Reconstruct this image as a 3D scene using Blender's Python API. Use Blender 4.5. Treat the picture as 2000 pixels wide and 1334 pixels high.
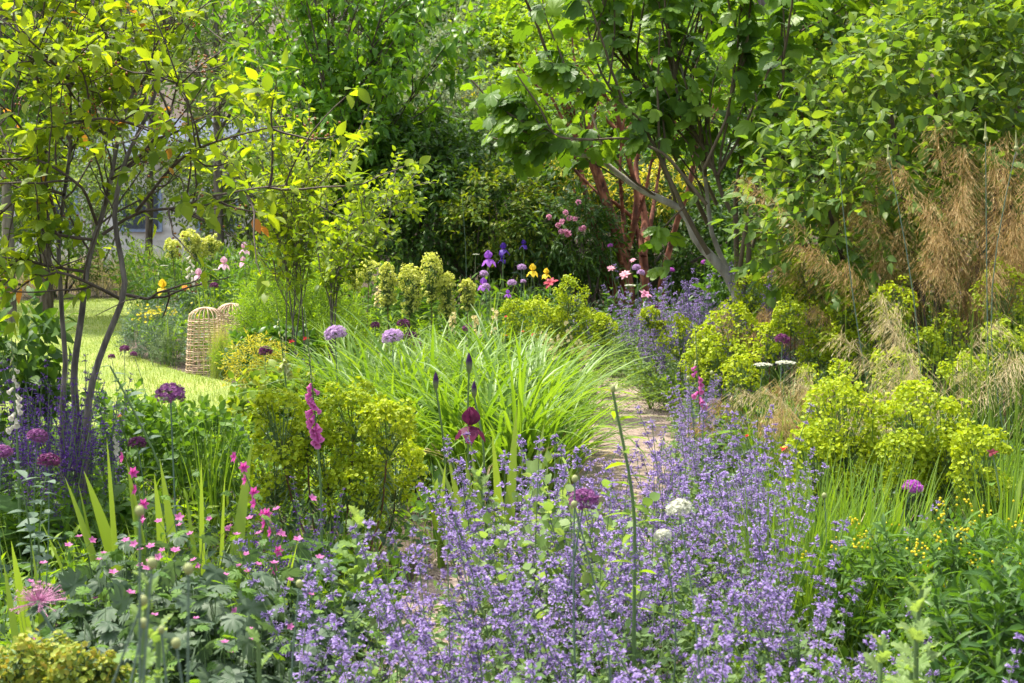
import bpy, math, random
import numpy as np
R = math.radians
random.seed(4); rng = np.random.default_rng(11)
for o in list(bpy.data.objects): bpy.data.objects.remove(o)
scene = bpy.context.scene
col = scene.collection

# ---------------------------------------------------------------- camera, sky, sun, exposure
F = 2777.8; CAM_H = 1.45; PITCH = math.atan((667 - 432) / F)
cam_data = bpy.data.cameras.new('camera'); cam = bpy.data.objects.new('camera', cam_data); col.objects.link(cam)
cam.location = (0, 0, CAM_H); cam.rotation_euler = (math.pi / 2 - PITCH, 0, 0)
cam_data.lens = 50; cam_data.sensor_width = 36; cam_data.clip_start = .05; cam_data.clip_end = 600
cam_data.dof.use_dof = True; cam_data.dof.focus_distance = 7.0; cam_data.dof.aperture_fstop = 9.0
scene.camera = cam

SUN_AZ = R(-54); SUN_EL = R(68)       # behind the garden and to the left, high
world = bpy.data.worlds.new("World"); scene.world = world; world.use_nodes = True
wn = world.node_tree.nodes; wl = world.node_tree.links
bg = wn['Background']; sky = wn.new('ShaderNodeTexSky'); sky.sky_type = 'NISHITA'; sky.sun_disc = False
sky.sun_elevation = SUN_EL; sky.sun_rotation = SUN_AZ
sky.dust_density = 4; hs = wn.new('ShaderNodeHueSaturation'); hs.inputs['Saturation'].default_value = .55      # hazy bright sky
wl.new(sky.outputs[0], hs.inputs['Color']); wl.new(hs.outputs[0], bg.inputs[0]); bg.inputs[1].default_value = 0.15
sd = bpy.data.lights.new('sun', 'SUN'); sd.energy = 2.8; sd.angle = R(.6); sd.color = (1, .94, .84)
sun = bpy.data.objects.new('sun', sd); col.objects.link(sun)
sun_dir = np.array([math.sin(SUN_AZ) * math.cos(SUN_EL), math.cos(SUN_AZ) * math.cos(SUN_EL), math.sin(SUN_EL)])
from mathutils import Vector
sun.rotation_euler = Vector(sun_dir).to_track_quat('Z', 'Y').to_euler()
sun.location = (-20, 20, 30)
scene.view_settings.view_transform = 'Standard'; scene.view_settings.look = 'None'
scene.view_settings.exposure = 1.52; scene.view_settings.gamma = 1
scene.render.engine = 'CYCLES'
cy = scene.cycles
cy.max_bounces = 9; cy.diffuse_bounces = 6; cy.glossy_bounces = 2; cy.transmission_bounces = 4
cy.sample_clamp_indirect = 6; cy.use_denoising = True
# ---------------------------------------------------------------- helpers
_fw = np.array([0, math.cos(PITCH), -math.sin(PITCH)]); _up = np.array([0, math.sin(PITCH), math.cos(PITCH)])
def U(px, py, d):
    """the point at depth d metres (along +Y) that stands at this place in the photograph"""
    r = _fw + np.array([1., 0, 0]) * (px - 1000) / F + _up * (667 - py) / F
    return np.array([0, 0, CAM_H]) + r * (d / r[1])
def sstep(a, b, x):
    t = np.clip((np.asarray(x, float) - a) / (b - a), 0, 1); return t * t * (3 - 2 * t)
def GZ(x, y):
    x = np.asarray(x, float); y = np.asarray(y, float)
    bank = np.maximum(y - 18.5, 0) * .42 * sstep(-4.5, -1.0, x) * (1 - .55 * sstep(30, 50, y))
    far = np.maximum(y - 45, 0) * .22
    return np.minimum(bank, 9) + far + .03 * np.sin(x * 1.3 + .5) * np.sin(y * .9)
def base(px, py, d):
    p = U(px, py, d); return np.array([p[0], p[1], float(GZ(p[0], p[1]))])
def nrm(v): return v / np.maximum(np.linalg.norm(v, axis=-1, keepdims=True), 1e-9)
def rnd(a, b, n=None): return rng.uniform(a, b, n)
def rvec(n, s=1.): return rng.normal(0, s, (n, 3))
Zv = np.array([0, 0, 1.])

class MB:
    def __init__(s): s.v = []; s.q = []; s.t = []; s.a = []; s.n = 0; s.qm = []; s.tm = []
    def add(s, v, q=None, t=None, a=None, m=0):
        v = np.asarray(v, float).reshape(-1, 3); s.v.append(v)
        s.a.append(np.zeros(len(v)) if a is None else np.asarray(a, float).reshape(-1))
        if q is not None and len(q): s.q.append(np.asarray(q, int).reshape(-1, 4) + s.n); s.qm.append(np.full(len(s.q[-1]), m))
        if t is not None and len(t): s.t.append(np.asarray(t, int).reshape(-1, 3) + s.n); s.tm.append(np.full(len(s.t[-1]), m))
        s.n += len(v)
    def mesh(s, name, mats, smooth=True, off=None):
        me = bpy.data.meshes.new(name)
        v = np.concatenate(s.v) if s.v else np.zeros((0, 3))
        if off is not None: v = v - np.asarray(off)
        q = np.concatenate(s.q) if s.q else np.zeros((0, 4), int); t = np.concatenate(s.t) if s.t else np.zeros((0, 3), int)
        li = np.concatenate([q.reshape(-1), t.reshape(-1)]).astype(np.int32)
        nq, nt = len(q), len(t)
        ls = np.concatenate([np.arange(nq) * 4, nq * 4 + np.arange(nt) * 3]).astype(np.int32)
        mi = np.concatenate([*(s.qm or [np.zeros(0, int)]), *(s.tm or [np.zeros(0, int)])]).astype(np.int32)
        me.vertices.add(len(v)); me.vertices.foreach_set('co', v.astype(np.float32).reshape(-1))
        me.loops.add(len(li)); me.loops.foreach_set('vertex_index', li)
        me.polygons.add(nq + nt); me.polygons.foreach_set('loop_start', ls)
        me.polygons.foreach_set('material_index', mi)
        me.polygons.foreach_set('use_smooth', np.full(nq + nt, smooth))
        at = me.attributes.new('t', 'FLOAT', 'POINT'); at.data.foreach_set('value', np.concatenate(s.a).astype(np.float32) if s.a else np.zeros(0, np.float32))
        for m in (mats if isinstance(mats, (list, tuple)) else [mats]): me.materials.append(m)
        me.update(calc_edges=True)
        return me

def inst(mb, tpl, pos, yd, nz, sc, m=0):
    """copies of a template (its axis along +Y, its face up +Z) at pos, pointing along yd with face towards nz"""
    tv, q, t3, ta = tpl
    pos = np.asarray(pos, float).reshape(-1, 3); N = len(pos)
    y = nrm(np.broadcast_to(yd, (N, 3))); nz = np.broadcast_to(nz, (N, 3))
    x = np.cross(y, nz); bad = np.linalg.norm(x, axis=1) < 1e-4; x[bad] = np.cross(y[bad], [1., .3, .2]); x = nrm(x); z = np.cross(x, y)
    sc = np.asarray(sc, float)
    if sc.ndim == 0: sc = np.full(N, float(sc))
    s3 = np.repeat(sc[:, None], 3, 1) if sc.ndim == 1 else sc
    v = (pos[:, None] + tv[None, :, 0:1] * x[:, None] * s3[:, None, 0:1] + tv[None, :, 1:2] * y[:, None] * s3[:, None, 1:2]
         + tv[None, :, 2:3] * z[:, None] * s3[:, None, 2:3])
    V = len(tv); off = np.arange(N) * V
    mb.add(v, (q[None] + off[:, None, None]).reshape(-1, 4) if len(q) else None,
           (t3[None] + off[:, None, None]).reshape(-1, 3) if len(t3) else None, np.tile(ta, N), m)

def frames(P):
    T = nrm(np.gradient(P, axis=1)); mean = nrm(P[:, -1] - P[:, 0] + 1e-9)
    ref = np.where(np.abs(mean[:, 2:3]) < .8, np.array([[0, 0, 1.]]), np.array([[1., .2, 0]]))
    u = nrm(np.cross(T, ref[:, None])); return T, u, np.cross(T, u)
def tubes(mb, P, Rr, sides=5, m=0, flat=1.):
    P = np.asarray(P, float); P = P[None] if P.ndim == 2 else P; N, K, _ = P.shape
    Rr = np.broadcast_to(np.asarray(Rr, float), (N, K))
    T, u, w = frames(P); an = np.arange(sides) * 2 * np.pi / sides
    ring = (np.cos(an)[None, None, :, None] * u[:, :, None] + flat * np.sin(an)[None, None, :, None] * w[:, :, None]) * Rr[:, :, None, None]
    v = P[:, :, None] + ring
    idx = np.arange(N * K * sides).reshape(N, K, sides)
    a, b = idx[:, :-1], idx[:, 1:]
    q = np.stack([a, np.roll(a, -1, 2), np.roll(b, -1, 2), b], -1).reshape(-1, 4)
    mb.add(v, q, None, np.broadcast_to(np.linspace(0, 1, K)[None, :, None], (N, K, sides)), m)
def blades(mb, B, az, L, W, lean, droop, K=7, fold=.25, m=0, pw=1.6, twist=0., tip=2.2, roll=0.):
    B = np.asarray(B, float).reshape(-1, 3); N = len(B)
    az, L, W, lean, droop = [np.broadcast_to(np.asarray(a, float), (N,)) for a in (az, L, W, lean, droop)]
    s = np.linspace(0, 1, K + 1); th = lean[:, None] + droop[:, None] * s[None] ** pw
    h = np.stack([np.cos(az), np.sin(az), 0 * az], -1)
    st = (np.sin(th)[..., None] * h[:, None] + np.cos(th)[..., None] * Zv) * (L / K)[:, None, None]
    P = B[:, None] + np.concatenate([np.zeros((N, 1, 3)), np.cumsum(st[:, :-1] * .5 + st[:, 1:] * .5, 1)], 1)
    sd = np.cross(h, Zv)
    tw = roll + rng.uniform(-twist, twist, N)[:, None] * (.3 + s[None])
    nrm_ = np.cos(th)[..., None] * h[:, None] - np.sin(th)[..., None] * Zv
    side = np.cos(tw)[..., None] * sd[:, None] + np.sin(tw)[..., None] * nrm_
    wd = W[:, None] * .5 * (np.maximum(1 - s ** tip, .02) * (.65 + .35 * np.minimum(1, s * 4)))[None]
    v = np.stack([P - side * wd[..., None], P - nrm_ * (wd * -fold)[..., None] * 0 + nrm_ * (wd * fold)[..., None], P + side * wd[..., None]], 2)
    idx = np.arange(N * (K + 1) * 3).reshape(N, K + 1, 3)
    q = np.stack([idx[:, :-1, :-1], idx[:, :-1, 1:], idx[:, 1:, 1:], idx[:, 1:, :-1]], -1).reshape(-1, 4)
    mb.add(v, q, None, np.broadcast_to(s[None, :, None], (N, K + 1, 3)), m)
    return P

# ---- leaf and petal templates: axis +Y, length 1
def leaf(w=.45, n=4, fold=.25, curl=.25, a=.8, b=.9, pet=0.):
    s = np.linspace(0, 1, n + 1); hw = w / 2 * np.maximum(np.sin(np.pi * s ** a), 0) ** b; hw[0] = w * .03; hw[-1] = w * .02
    y = pet + s * (1 - pet * .5); z = -curl * s ** 2
    v = np.stack([np.stack([-hw, y, z + fold * hw], 1), np.stack([0 * s, y, z], 1), np.stack([hw, y, z + fold * hw], 1)], 1).reshape(-1, 3)
    i = np.arange((n + 1) * 3).reshape(n + 1, 3)
    q = np.stack([i[:-1, :-1], i[:-1, 1:], i[1:, 1:], i[1:, :-1]], -1).reshape(-1, 4)
    return v, q, np.zeros((0, 3), int), np.repeat(s, 3)
def lobed(outline, cup=.12, ctr=(0, .35), curl=.2, ruf=0.):
    """outline: list of (x, y) round the leaf; a fan from the point where the veins meet"""
    o = np.array(outline, float); n = len(o); c = np.array(ctr)
    d = np.linalg.norm(o - c, axis=1)
    v = np.concatenate([[[c[0], c[1], 0]], np.c_[o, -curl * d ** 2 + cup * np.abs(o[:, 0]) * .6 + ruf * np.sin(np.arange(n) * 2.3)]])
    mid = np.c_[c + (o - c) * .5, -curl * (d * .5) ** 2 + (np.arange(n) % 2) * .03]
    v = np.concatenate([v, mid])
    oi = 1 + np.arange(n); mi = 1 + n + np.arange(n)
    t = np.stack([np.zeros(n, int), mi, np.roll(mi, -1)], 1)
    q = np.stack([mi, oi, np.roll(oi, -1), np.roll(mi, -1)], 1)
    return v, q, t, np.concatenate([[0], np.ones(n), np.full(n, .5)])
def mirror(half): return half + [(-x, y) for x, y in half[::-1] if abs(x) > 1e-6]
FIG = lobed(mirror([(0, 0), (.13, -.06), (.3, .0), (.42, .14), (.46, .3), (.4, .42), (.33, .46), (.4, .6), (.42, .74), (.33, .84), (.22, .8), (.17, .72), (.19, .86), (.15, .98), (0, 1.05)]), .16, (0, .15), .42, .02)
CRANE = lobed(mirror([(0, 0), (.16, -.12), (.4, -.1), (.32, .06), (.52, .05), (.6, .28), (.42, .26), (.5, .5), (.44, .68), (.3, .52), (.3, .78), (.2, .95), (.1, .74), (0, 1.02)]), .15, (0, .22), .3)
POPPY = lobed(mirror([(0, 0), (.16, .08), (.13, .18), (.28, .22), (.22, .34), (.36, .4), (.26, .5), (.36, .6), (.22, .66), (.27, .78), (.13, .82), (.12, .95), (0, 1.05)]), .5, (0, .4), .35, .07)
def disc(n=6, cup=.2, wob=0.):
    an = np.arange(n) * 2 * np.pi / n; r = .5 * (1 + wob * (np.arange(n) % 2))
    v = np.concatenate([[[0, 0, 0]], np.c_[r * np.cos(an), r * np.sin(an), np.full(n, cup)]])
    i = 1 + np.arange(n); return v, np.zeros((0, 4), int), np.stack([np.zeros(n, int), i, np.roll(i, -1)], 1), np.concatenate([[0], np.ones(n)])
def star(n=6, w=.22, cup=.15):
    vs, qs, ta = [], [], []
    for k in range(n):
        an = k * 2 * np.pi / n; c, s_ = np.cos(an), np.sin(an)
        for (x, y, z, t) in ((0, 0, 0, 0), (w * .5, .28, cup * .4, .5), (0, .5, cup, 1), (-w * .5, .28, cup * .4, .5)):
            vs.append((x * c - y * s_, x * s_ + y * c, z)); ta.append(t)
        qs.append([4 * k, 4 * k + 1, 4 * k + 2, 4 * k + 3])
    return np.array(vs), np.array(qs), np.zeros((0, 3), int), np.array(ta, float)
def ball(nu=8, nv=5):
    v = [(0, 0, -.5)]; 
    for j in range(1, nv):
        ph = np.pi * j / nv
        for i in range(nu): v.append((.5 * np.sin(ph) * np.cos(2 * np.pi * i / nu), .5 * np.sin(ph) * np.sin(2 * np.pi * i / nu), -.5 * np.cos(ph)))
    v.append((0, 0, .5)); q = []; t = []
    for i in range(nu):
        t.append((0, 1 + (i + 1) % nu, 1 + i)); e = 1 + (nv - 2) * nu; t.append((len(v) - 1, e + i, e + (i + 1) % nu))
        for j in range(nv - 2): a = 1 + j * nu; q.append((a + i, a + (i + 1) % nu, a + nu + (i + 1) % nu, a + nu + i))
    v = np.array(v); return v, np.array(q), np.array(t), v[:, 2] + .5
BALL = ball()
L_OV = leaf(.55, 4, .2, .22, .78, .85); L_OV2 = leaf(.5, 3, .3, .3, .8, .9); L_LAN = leaf(.26, 3, .3, .3, .75, .8)
L_NAR = leaf(.13, 2, .3, .25, .7, .7); L_DROOP = leaf(.48, 4, .3, .5, .7, .95); L_SM = leaf(.6, 2, .25, .2, .8, .8)
L_ROUND = leaf(.75, 4, .15, .2, .8, .75)

def ruffled(t, amp):
    v, q, t3, ta = t; v = v.copy(); i = np.arange(len(v)) // 3; e = np.arange(len(v)) % 3 != 1
    v[e, 2] += amp * np.sin(i[e] * 2.6 + (np.arange(len(v))[e] % 3) * 1.3) * (ta[e] > .2); return v, q, t3, ta
def curve(P, K):
    """smooth resample of a polyline to K points"""
    P = np.asarray(P, float); d = np.concatenate([[0], np.cumsum(np.linalg.norm(np.diff(P, axis=0), axis=1))]); s = np.linspace(0, d[-1], K * 4)
    Q = np.stack([np.interp(s, d, P[:, k]) for k in range(3)], 1)
    for _ in range(3):
        Q[1:-1] = Q[1:-1] * .5 + .25 * (Q[:-2] + Q[2:])
    for _ in range(K // 3):
        Q[1:-1] = Q[1:-1] * .5 + .25 * (Q[:-2] + Q[2:])
    return Q[np.round(np.linspace(0, len(Q) - 1, K)).astype(int)]
def sub(polys, n, lr, spread, up=.3, t0=.3, K=6, wig=.18, t1=1.0, out=None, r0=.006, r1=.002):
    """n child branches leaving random points of the parent polylines (M,K,3)"""
    M, K0, _ = polys.shape; ln = np.linalg.norm(np.diff(polys, axis=1), axis=2).sum(1)
    pi = rng.choice(M, n, p=ln / ln.sum()); t = rng.uniform(t0, t1, n) * (K0 - 1); i = np.minimum(t.astype(int), K0 - 2); f = (t - i)[:, None]
    A = polys[pi, i]; Bq = polys[pi, i + 1]; p = A + (Bq - A) * f; tg = nrm(Bq - A)
    pr = nrm(np.cross(tg, rvec(n))); d = nrm(tg * math.cos(spread) + pr * math.sin(spread) + Zv * up * rnd(.3, 1, n)[:, None])
    if out is not None: d = nrm(d + out * .5)
    L = rnd(lr[0], lr[1], n); P = [p]
    for k in range(K - 1):
        d = nrm(d + rvec(n, wig) + Zv * up * .12); P.append(P[-1] + d * (L / (K - 1))[:, None])
    return np.stack(P, 1), np.linspace(r0, r1, K)[None] * rnd(.7, 1.2, n)[:, None]
def ends(polys, t=.8):
    k = int((polys.shape[1] - 1) * t); return polys[:, k], nrm(polys[:, -1] - polys[:, max(k - 1, 0)] + 1e-6)
def sprays(mL, mT, C, D, tl, S, tpl, size, droop=.3, up=.7, rad=1., m=0, tm=0, tw=.0022, jit=.35, vary=(.65, 1.15), sag=.3):
    N = len(C); tl = np.broadcast_to(np.asarray(tl, float), (N,))
    t = np.clip(np.linspace(.12, 1, S)[None] + rnd(-.05, .05, (N, S)), .05, 1.02)
    pos = C[:, None] + D[:, None] * (tl[:, None] * t)[..., None] - Zv * (sag * tl[:, None] * t ** 2 * .5)[..., None]
    r = np.cross(D, np.array([.31, .17, .93])); r = nrm(r + 1e-6); w = np.cross(D, r)
    ph = np.arange(S)[None] * 2.4 + rnd(0, 6.28, N)[:, None]
    rd = np.cos(ph)[..., None] * r[:, None] + np.sin(ph)[..., None] * w[:, None]
    ld = nrm(D[:, None] * (.45 + .6 * t[..., None] ** 4) + rd * rad * (1.05 - .6 * t[..., None] ** 4) - Zv * droop + rng.normal(0, jit, (N, S, 3)))
    nz = nrm(Zv * up + rng.normal(0, 1, (N, S, 3)) * (1 - up) * .8 + 1e-6)
    inst(mL, tpl, pos.reshape(-1, 3), ld.reshape(-1, 3), nz.reshape(-1, 3), np.broadcast_to(np.asarray(size, float), (N * S,)) * rnd(vary[0], vary[1], N * S), m)
    if mT is not None:
        k = np.linspace(0, 1, 4)
        P = C[:, None] + D[:, None] * (tl[:, None] * k[None])[..., None] - Zv * (sag * tl[:, None] * k[None] ** 2 * .5)[..., None]
        tubes(mT, P, (tw * (1.2 - k))[None], 3, tm)
    return pos
def shell(E, n, lo=.72, hi=1.05, zmin=None):
    """n points in the outer shell of ellipsoids E (M, 6: centre, radii) not deep in another; with outward directions"""
    E = np.asarray(E, float); w = E[:, 3] * E[:, 5] + E[:, 4] * E[:, 5]; k = rng.choice(len(E), n * 2, p=w / w.sum())
    d = nrm(rvec(n * 2)); r = rnd(lo, hi, n * 2)[:, None]; p = E[k, :3] + d * r * E[k, 3:]
    ok = np.ones(len(p), bool)
    for e in E: ok &= (((p - e[:3]) / e[3:]) ** 2).sum(1) > .42
    g = GZ(p[:, 0], p[:, 1]); ok &= p[:, 2] > g + .02
    p = p[ok][:n]; d = nrm(d[ok][:n] / E[k[ok][:n], 3:]); return p, d
def lobe(px, py, d, rx, ry, rd=None):
    c = U(px, py, d); s = d / F; return [*c, rx * s, (rd if rd else (rx + ry) * .5 * s), ry * s]

# ---- objects
def mkobj(name, me, parent=None):
    o = bpy.data.objects.new(name, me); col.objects.link(o)
    if parent is not None: o.parent = parent
    return o
def tag(o, label=None, cat=None, group=None, kind=None):
    if label: o['label'] = label
    if cat: o['category'] = cat
    if group: o['group'] = group
    if kind: o['kind'] = kind
    return o
def empty(name, loc=(0, 0, 0), rz=0., sc=1., label=None, cat=None, group=None):
    o = bpy.data.objects.new(name, None); col.objects.link(o); o.empty_display_size = .1
    o.location = tuple(float(a) for a in loc); o.rotation_euler = (0, 0, float(rz)); o.scale = (sc, sc, sc) if np.isscalar(sc) else sc
    return tag(o, label, cat, group)
def local(p, o): return np.asarray(p, float) - np.array(o.location)
def thing(name, parts, loc, rz, sc, label, cat, group=None):
    """parts: list of (name, mesh, [sub-parts]) sharing mesh data between copies"""
    if len(parts) == 1 and not parts[0][2]:
        o = mkobj(name, parts[0][1]); o.location = tuple(float(a) for a in loc); o.rotation_euler = (0, 0, float(rz)); o.scale = (sc, sc, sc) if np.isscalar(sc) else sc
        return tag(o, label, cat, group)
    o = empty(name, loc, rz, sc, label, cat, group)
    for pn, me, subs in parts:
        c = mkobj(pn, me, o)
        for sn, sm, _ in subs: mkobj(sn, sm, c)
    return o
# ---------------------------------------------------------------- materials
def nodes(name):
    m = bpy.data.materials.new(name); m.use_nodes = True; nt = m.node_tree
    return m, nt, nt.nodes, nt.links, nt.nodes['Principled BSDF']
def ramp(ns, cols, pos=None):
    r = ns.new('ShaderNodeValToRGB'); el = r.color_ramp.elements
    pos = np.linspace(0, 1, len(cols)) if pos is None else pos
    while len(el) < len(cols): el.new(.5)
    for e, c, p in zip(el, cols, pos): e.position = float(p); e.color = (*c, 1)
    return r
def leafmat(name, cols, tr=.42, rough=.45, spec=.35, tint=(1.55, 1.5, .3), tip=None, tip_amt=1., tpos=(.3, 1.)):
    """leaf or petal: colour varies from leaf to leaf; light passes through it; tip = colour towards its end"""
    m, nt, ns, ls, bs = nodes(name)
    g = ns.new('ShaderNodeNewGeometry'); oi = ns.new('ShaderNodeObjectInfo')
    ma = ns.new('ShaderNodeMath'); ma.operation = 'MULTIPLY_ADD'; ma.inputs[1].default_value = .72; ls.new(g.outputs['Random Per Island'], ma.inputs[0])
    mb_ = ns.new('ShaderNodeMath'); mb_.operation = 'MULTIPLY'; mb_.inputs[1].default_value = .28; ls.new(oi.outputs['Random'], mb_.inputs[0]); ls.new(mb_.outputs[0], ma.inputs[2])
    r = ramp(ns, cols); ls.new(ma.outputs[0], r.inputs[0]); c = r.outputs[0]
    if tip is not None:
        at = ns.new('ShaderNodeAttribute'); at.attribute_name = 't'
        mr = ns.new('ShaderNodeMapRange'); mr.inputs[1].default_value, mr.inputs[2].default_value = tpos; mr.inputs[4].default_value = tip_amt
        ls.new(at.outputs['Fac'], mr.inputs[0])
        mx = ns.new('ShaderNodeMix'); mx.data_type = 'RGBA'; ls.new(mr.outputs[0], mx.inputs[0]); ls.new(c, mx.inputs[6]); mx.inputs[7].default_value = (*tip, 1); c = mx.outputs[2]
    ls.new(c, bs.inputs['Base Color']); bs.inputs['Roughness'].default_value = rough; bs.inputs['Specular IOR Level'].default_value = spec * .65
    t = ns.new('ShaderNodeBsdfTranslucent'); mm = ns.new('ShaderNodeMix'); mm.data_type = 'RGBA'; mm.blend_type = 'MULTIPLY'; mm.inputs[0].default_value = 1
    ls.new(c, mm.inputs[6]); mm.inputs[7].default_value = (*tint, 1); ls.new(mm.outputs[2], t.inputs[0])
    ms = ns.new('ShaderNodeMixShader'); ms.inputs[0].default_value = tr; ls.new(bs.outputs[0], ms.inputs[1]); ls.new(t.outputs[0], ms.inputs[2])
    ls.new(ms.outputs[0], ns['Material Output'].inputs[0]); return m
def bark(name, cols, scale=30, rough=.85, bump=.4, stretch=(1, 1, .25)):
    m, nt, ns, ls, bs = nodes(name)
    tc = ns.new('ShaderNodeTexCoord'); mp = ns.new('ShaderNodeMapping'); mp.inputs['Scale'].default_value = stretch; ls.new(tc.outputs['Object'], mp.inputs[0])
    n = ns.new('ShaderNodeTexNoise'); n.inputs['Scale'].default_value = scale; n.inputs['Detail'].default_value = 5; ls.new(mp.outputs[0], n.inputs[0])
    r = ramp(ns, cols, np.linspace(.3, .7, len(cols))); ls.new(n.outputs[0], r.inputs[0]); ls.new(r.outputs[0], bs.inputs['Base Color'])
    b = ns.new('ShaderNodeBump'); b.inputs['Strength'].default_value = bump; b.inputs['Distance'].default_value = .01; ls.new(n.outputs[0], b.inputs['Height']); ls.new(b.outputs[0], bs.inputs['Normal'])
    bs.inputs['Roughness'].default_value = rough; return m
def ground_mat(name, cols, s1, s2, bump=.5, dist=.02, rough=.95):
    m, nt, ns, ls, bs = nodes(name); tc = ns.new('ShaderNodeTexCoord')
    n1 = ns.new('ShaderNodeTexNoise'); n1.inputs['Scale'].default_value = s1; n1.inputs['Detail'].default_value = 6
    n2 = ns.new('ShaderNodeTexNoise'); n2.inputs['Scale'].default_value = s2; n2.inputs['Detail'].default_value = 3
    for n in (n1, n2): ls.new(tc.outputs['Object'], n.inputs[0])
    ad = ns.new('ShaderNodeMath'); ad.operation = 'MULTIPLY_ADD'; ad.inputs[1].default_value = .45; ls.new(n1.outputs[0], ad.inputs[0])
    a2 = ns.new('ShaderNodeMath'); a2.operation = 'MULTIPLY'; a2.inputs[1].default_value = .55; ls.new(n2.outputs[0], a2.inputs[0]); ls.new(a2.outputs[0], ad.inputs[2])
    r = ramp(ns, cols, np.linspace(.32, .68, len(cols))); ls.new(ad.outputs[0], r.inputs[0]); ls.new(r.outputs[0], bs.inputs['Base Color'])
    b = ns.new('ShaderNodeBump'); b.inputs['Strength'].default_value = bump; b.inputs['Distance'].default_value = dist; ls.new(n2.outputs[0], b.inputs['Height']); ls.new(b.outputs[0], bs.inputs['Normal'])
    bs.inputs['Roughness'].default_value = rough; return m
def plain(name, c, rough=.6, spec=.3):
    m, nt, ns, ls, bs = nodes(name); n = ns.new('ShaderNodeTexNoise'); n.inputs['Scale'].default_value = 14; n.inputs['Detail'].default_value = 4
    r = ramp(ns, [tuple(x * .75 for x in c), tuple(min(1, x * 1.2) for x in c)], [.3, .7]); ls.new(n.outputs[0], r.inputs[0]); ls.new(r.outputs[0], bs.inputs['Base Color'])
    bs.inputs['Roughness'].default_value = rough; bs.inputs['Specular IOR Level'].default_value = spec; return m

M = {}
M['soil'] = ground_mat('soil', [(.025, .016, .01), (.06, .04, .026), (.1, .07, .05)], 3, 40)
M['lawn'] = ground_mat('lawn', [(.08, .12, .025), (.16, .22, .035), (.24, .28, .06), (.3, .29, .1)], .9, 45, .6, .02)
M['gravel'] = ground_mat('gravel', [(.14, .1, .075), (.28, .21, .165), (.42, .34, .28)], 8, 90, .8, .015)
M['stone'] = leafmat('path_stone', [(.14, .1, .08), (.28, .21, .17), (.42, .36, .31)], 0, .9, .2)
M['meadow'] = ground_mat('bank_soil', [(.03, .05, .012), (.07, .09, .03), (.13, .11, .06)], .8, 12)
M['lawn_blade'] = leafmat('lawn_blade', [(.13, .2, .03), (.22, .3, .045), (.32, .36, .09)], .35, .6, .2)
# barks
M['bark_grey'] = bark('grey_bark', [(.05, .042, .036), (.11, .095, .08), (.2, .175, .15)], 45, bump=.8)
M['bark_brown'] = bark('brown_bark', [(.03, .02, .013), (.07, .05, .035), (.13, .1, .08)], 25)
M['bark_fig'] = bark('fig_bark', [(.19, .165, .14), (.32, .29, .25), (.42, .39, .35)], 20, bump=.25)
M['shoot_fig'] = bark('fig_shoot', [(.075, .055, .03), (.13, .1, .06)], 20, bump=.15)
M['bark_red'] = bark('cinnamon_bark', [(.04, .015, .009), (.17, .055, .026), (.38, .15, .075)], 14, bump=1., stretch=(1, 1, .5))
M['bark_far'] = bark('far_bark', [(.07, .055, .045), (.14, .115, .095), (.22, .19, .16)], 20)
M['twig'] = bark('twig_bark', [(.05, .035, .025), (.1, .075, .055)], 40)
M['bark_pale'] = bark('pale_twig', [(.2, .18, .15), (.34, .31, .27)], 40)
# foliage
M['lf_service'] = leafmat('serviceberry_leaf', [(.09, .16, .03), (.18, .26, .03), (.27, .35, .03), (.4, .43, .035)], .55, .45, .25)
M['lf_service_red'] = leafmat('serviceberry_turning_leaf', [(.45, .3, .05), (.5, .2, .05)], .5, .45, .3, (1.3, 1.1, .6))
M['berry'] = leafmat('berry', [(.2, .06, .02), (.3, .12, .03), (.2, .2, .04)], 0, .4, .4)
M['lf_dark'] = leafmat('dark_green_leaf', [(.04, .1, .025), (.075, .16, .03), (.13, .24, .035)], .42, .36, .45)
M['lf_cherry'] = leafmat('drooping_leaf', [(.055, .14, .025), (.1, .22, .028), (.16, .31, .03), (.27, .39, .03)], .45, .38, .45)
M['lf_far'] = leafmat('far_leaf', [(.09, .15, .06), (.14, .21, .075), (.2, .28, .09)], .4, .5, .3)
M['lf_grey'] = leafmat('grey_green_leaf', [(.12, .17, .09), (.18, .24, .13), (.24, .29, .16)], .35, .6, .25, (1.2, 1.2, .7))
M['lf_lime'] = leafmat('lime_leaf', [(.13, .23, .025), (.2, .32, .03), (.3, .42, .04)], .5, .5, .3)
M['lf_yell'] = leafmat('golden_leaf', [(.38, .4, .04), (.5, .48, .05), (.6, .52, .08)], .4, .5, .3, (1.2, 1.1, .5))
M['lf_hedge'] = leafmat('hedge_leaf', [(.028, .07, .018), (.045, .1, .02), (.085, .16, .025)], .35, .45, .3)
M['lf_gold_hedge'] = leafmat('gold_green_leaf', [(.06, .12, .02), (.1, .17, .025), (.24, .27, .03)], .4, .45, .3)
M['lf_bush'] = leafmat('right_shrub_leaf', [(.075, .14, .04), (.11, .2, .045), (.17, .26, .055), (.28, .35, .05)], .5, .45, .35)
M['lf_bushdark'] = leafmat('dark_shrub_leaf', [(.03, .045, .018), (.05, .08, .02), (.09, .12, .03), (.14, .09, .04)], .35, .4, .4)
M['lf_fig'] = leafmat('fig_leaf', [(.065, .13, .035), (.1, .2, .03), (.16, .28, .03), (.28, .4, .04)], .45, .42, .4)
M['lf_mid'] = leafmat('green_leaf', [(.06, .13, .03), (.1, .2, .035), (.16, .28, .04)], .42, .5, .3)
M['lf_blue'] = leafmat('blue_green_leaf', [(.07, .12, .075), (.11, .17, .11), (.17, .23, .16)], .3, .55, .35, (1.1, 1.2, .7))
M['lf_nep'] = leafmat('catmint_leaf', [(.1, .18, .06), (.16, .26, .09), (.24, .33, .15)], .4, .65, .25, (1.3, 1.3, .6))
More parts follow.
